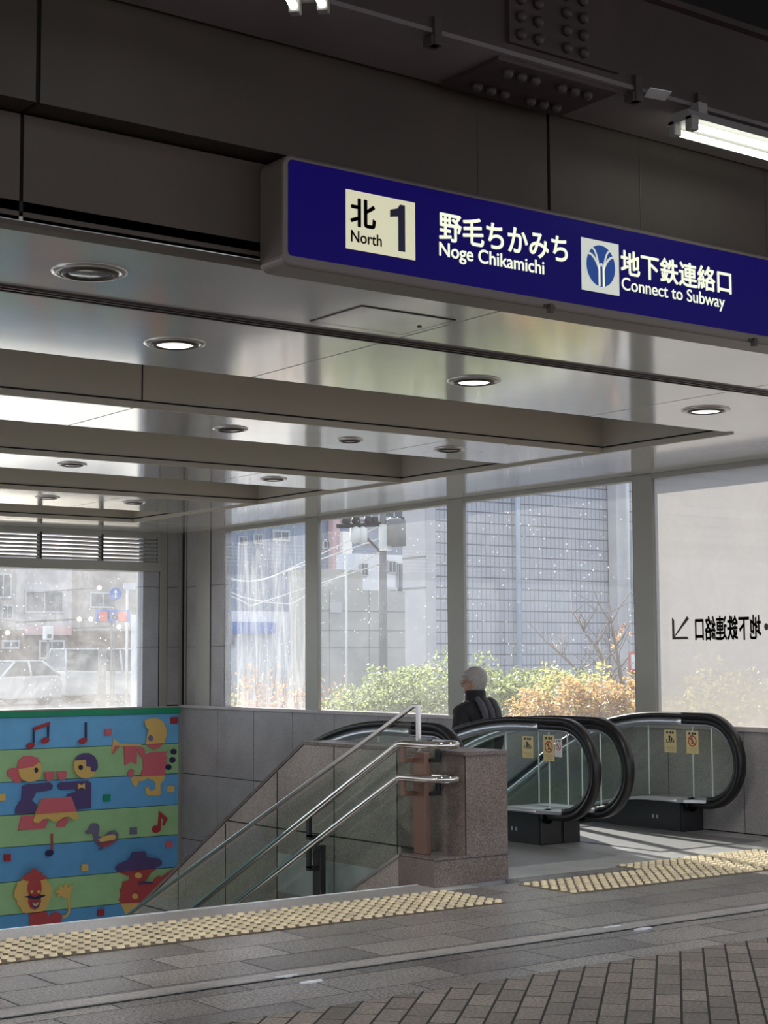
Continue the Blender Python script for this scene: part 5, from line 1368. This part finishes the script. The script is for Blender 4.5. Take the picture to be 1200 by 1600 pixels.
x2, x3, z2, z3 = rect(71, 978, 84, 1000, YS+2); obj('sign_box', BX(x2, x3, YS+2, YS+2.25, z2, z3), m_white, e, bevel=0.03)
x2, x3, z2, z3 = rect(74, 991, 80, 997, YS+2); obj('sign_lamp', BX(x2, x3, YS+1.98, YS+2, z2, z3), m_wing, e)
p = at(77, 1000, Y=YS+2); bm = NB(); tube(bm, [(p.x, YS+2.1, 0), (p.x, YS+2.1, p.z)], 0.05, 8); obj('post', bm, m_pole, e)
m_head = pm('lit street lamp', (0.9,0.85,0.7), emit=(1.0,0.75,0.45), es=4.0)
for px, py, lb in ((124, 967, 'small glowing orange lamp above the van, left of two'), (142, 967, 'small glowing orange lamp above the van, right of two'), (155, 918, 'small glowing lamp left of the round blue sign'), (12, 988, 'small glowing shop lamp at the left edge of the back window'), (186, 979, 'small glowing lamp below the route sign')):
    p = at(px, py, Y=57.9); bm = NB(); lathe(bm, (p.x, 57.9, p.z-0.1), [(0,0),(0.09,0.05),(0.09,0.13),(0,0.18)], 10); box(bm, p.x-0.02, p.x+0.02, 57.95, 58.5 if p.z < 2.6 else 63.98, p.z-0.02, p.z+0.02, 1)
    tag(obj('street_lamp', bm, [m_head, m_pole]), lb, 'lamp')
for px, lb in ((158, 'dark bollard post in front of the white van, left of two'), (164, 'dark slim post in front of the white van, right of two')):
    p = at(px, 1020, Y=46); bm = NB(); tube(bm, [(p.x, 46, 0), (p.x, 46, at(px, 1012, Y=46).z)], 0.10 if px < 160 else 0.05, 8)
    tag(obj('street_post', bm, m_pole), lb, 'post')
# cars
m_car = pm('white car paint', (0.5,0.51,0.53), rough=0.25, coat=0.6)
m_tyre = pm('black tyre', (0.02,0.02,0.02), rough=0.8)
m_hub = pm('alloy wheel', (0.5,0.5,0.52), rough=0.3, metal=0.8)
def car(name, label, loc, rz, side, cabin, W, L, wb, rwh):
    """side: lower body outline (x, z); cabin: roof outline (x, z); built lengthwise along x"""
    T = Matrix.Translation(Vector(loc)) @ Matrix.Rotation(rz, 4, 'Z')
    e = empty(name, loc, label, 'car')
    def add(nm_, bm, mat, par=None, bev=0.0): bm.transform(T); return obj(nm_, bm, mat, par or e, bevel=bev)
    bm = NB(); prism(bm, side, 'Y', -W/2, W/2); add('car_body', bm, m_car, bev=0.06)
    bm = NB(); A = [bm.verts.new((x, -W/2+0.04+0.16*(z-cabin[0][1])/0.6, z)) for x, z in cabin]; B = [bm.verts.new((x, W/2-0.04-0.16*(z-cabin[0][1])/0.6, z)) for x, z in cabin]
    bm.faces.new(A); bm.faces.new(list(reversed(B))); n = len(cabin)
    for i in range(n): bm.faces.new((A[i], A[(i+1) % n], B[(i+1) % n], B[i]))
    add('cabin', bm, m_wing, bev=0.03)
    zr = max(z for x, z in cabin); xs = [x for x, z in cabin if z > zr-0.06]
    bm = NB(); box(bm, min(xs)-0.03, max(xs)+0.03, -W/2+0.2, W/2-0.2, zr-0.03, zr+0.03); add('roof', bm, m_car, bev=0.03)
    bm = NB()
    zc = cabin[0][1]
    for i in range(1, n-2):
        for s in (-1, 1):
            pass
    for (xa, za), (xb, zb_) in ((cabin[0], cabin[1]), (cabin[-1], cabin[-2])):
        for s in (-1, 1):
            y0 = s*(W/2-0.03); y1 = s*(W/2-0.03-0.16*(zb_-zc)/0.6); tube(bm, [(xa, y0, za), (xb, y1, zb_)], 0.045, 6)
    xm = (cabin[0][0]+cabin[-1][0])/2
    for s in (-1, 1): tube(bm, [(xm, s*(W/2-0.03), zc), (xm, s*(W/2-0.03-0.16*(zr-zc)/0.6), zr)], 0.05, 6)
    add('pillars', bm, m_car)
    for x in (-wb/2, wb/2):
        for s in (-1, 1):
            bm = NB(); lathe(bm, (x, s*(W/2-0.12), rwh), [(0.0,-0.1),(rwh,-0.1),(rwh,0.1),(rwh*0.62,0.115),(0,0.10)] if s > 0 else [(0.0,0.1),(rwh,0.1),(rwh,-0.1),(rwh*0.62,-0.115),(0,-0.10)], 20, 'Y'); w = add('wheel', bm, m_tyre)
            bm = NB(); lathe(bm, (x, s*(W/2+0.0), rwh), [(0,0.0),(rwh*0.6,-s*0.005),(rwh*0.6,-s*0.03)], 14, 'Y'); bmesh.ops.remove_doubles(bm, verts=bm.verts, dist=1e-4); add('hubcap', bm, m_hub, w)
    return e
g = at(28, 1096, Z=0.0)
cpos = at(30, 1060, Y=52); 
hat = [(-2.05,0.22),(2.05,0.22),(2.1,0.55),(2.0,0.78),(0.95,0.98),(-1.95,1.0),(-2.08,0.7)]
hcab = [(0.98,0.96),(0.2,1.46),(-1.2,1.48),(-1.95,0.98)]
car('hatchback_car', 'white hatchback at the left of the back window, facing left', (cpos.x-0.6, 52, 0), radians(205), hat, hcab, 1.72, 4.1, 2.55, 0.31)
vpos = at(170, 1040, Y=54)
van = [(-2.35,0.25),(2.35,0.25),(2.38,0.85),(2.1,1.05),(-2.35,1.15)]
vcab = [(2.1,1.03),(1.3,1.85),(-2.25,1.9),(-2.35,1.12)]
car('white_van', 'white van side-on behind the street posts in the back window', (vpos.x+0.25, 54, 0), 0.0, van, vcab, 1.75, 4.7, 2.9, 0.33)
# kerb and lane markings
tag(obj('kerb', BX(-40, 60, 41.0, 41.25, 0, 0.15), m_concrete), 'pale stone kerb along the street', 'kerb')
bm = NB()
for k in range(10): x = 5+k*5; box(bm, x, x+2.2, 47.5, 47.7, 0.0, 0.006)
struct('road_markings', bm, m_white)
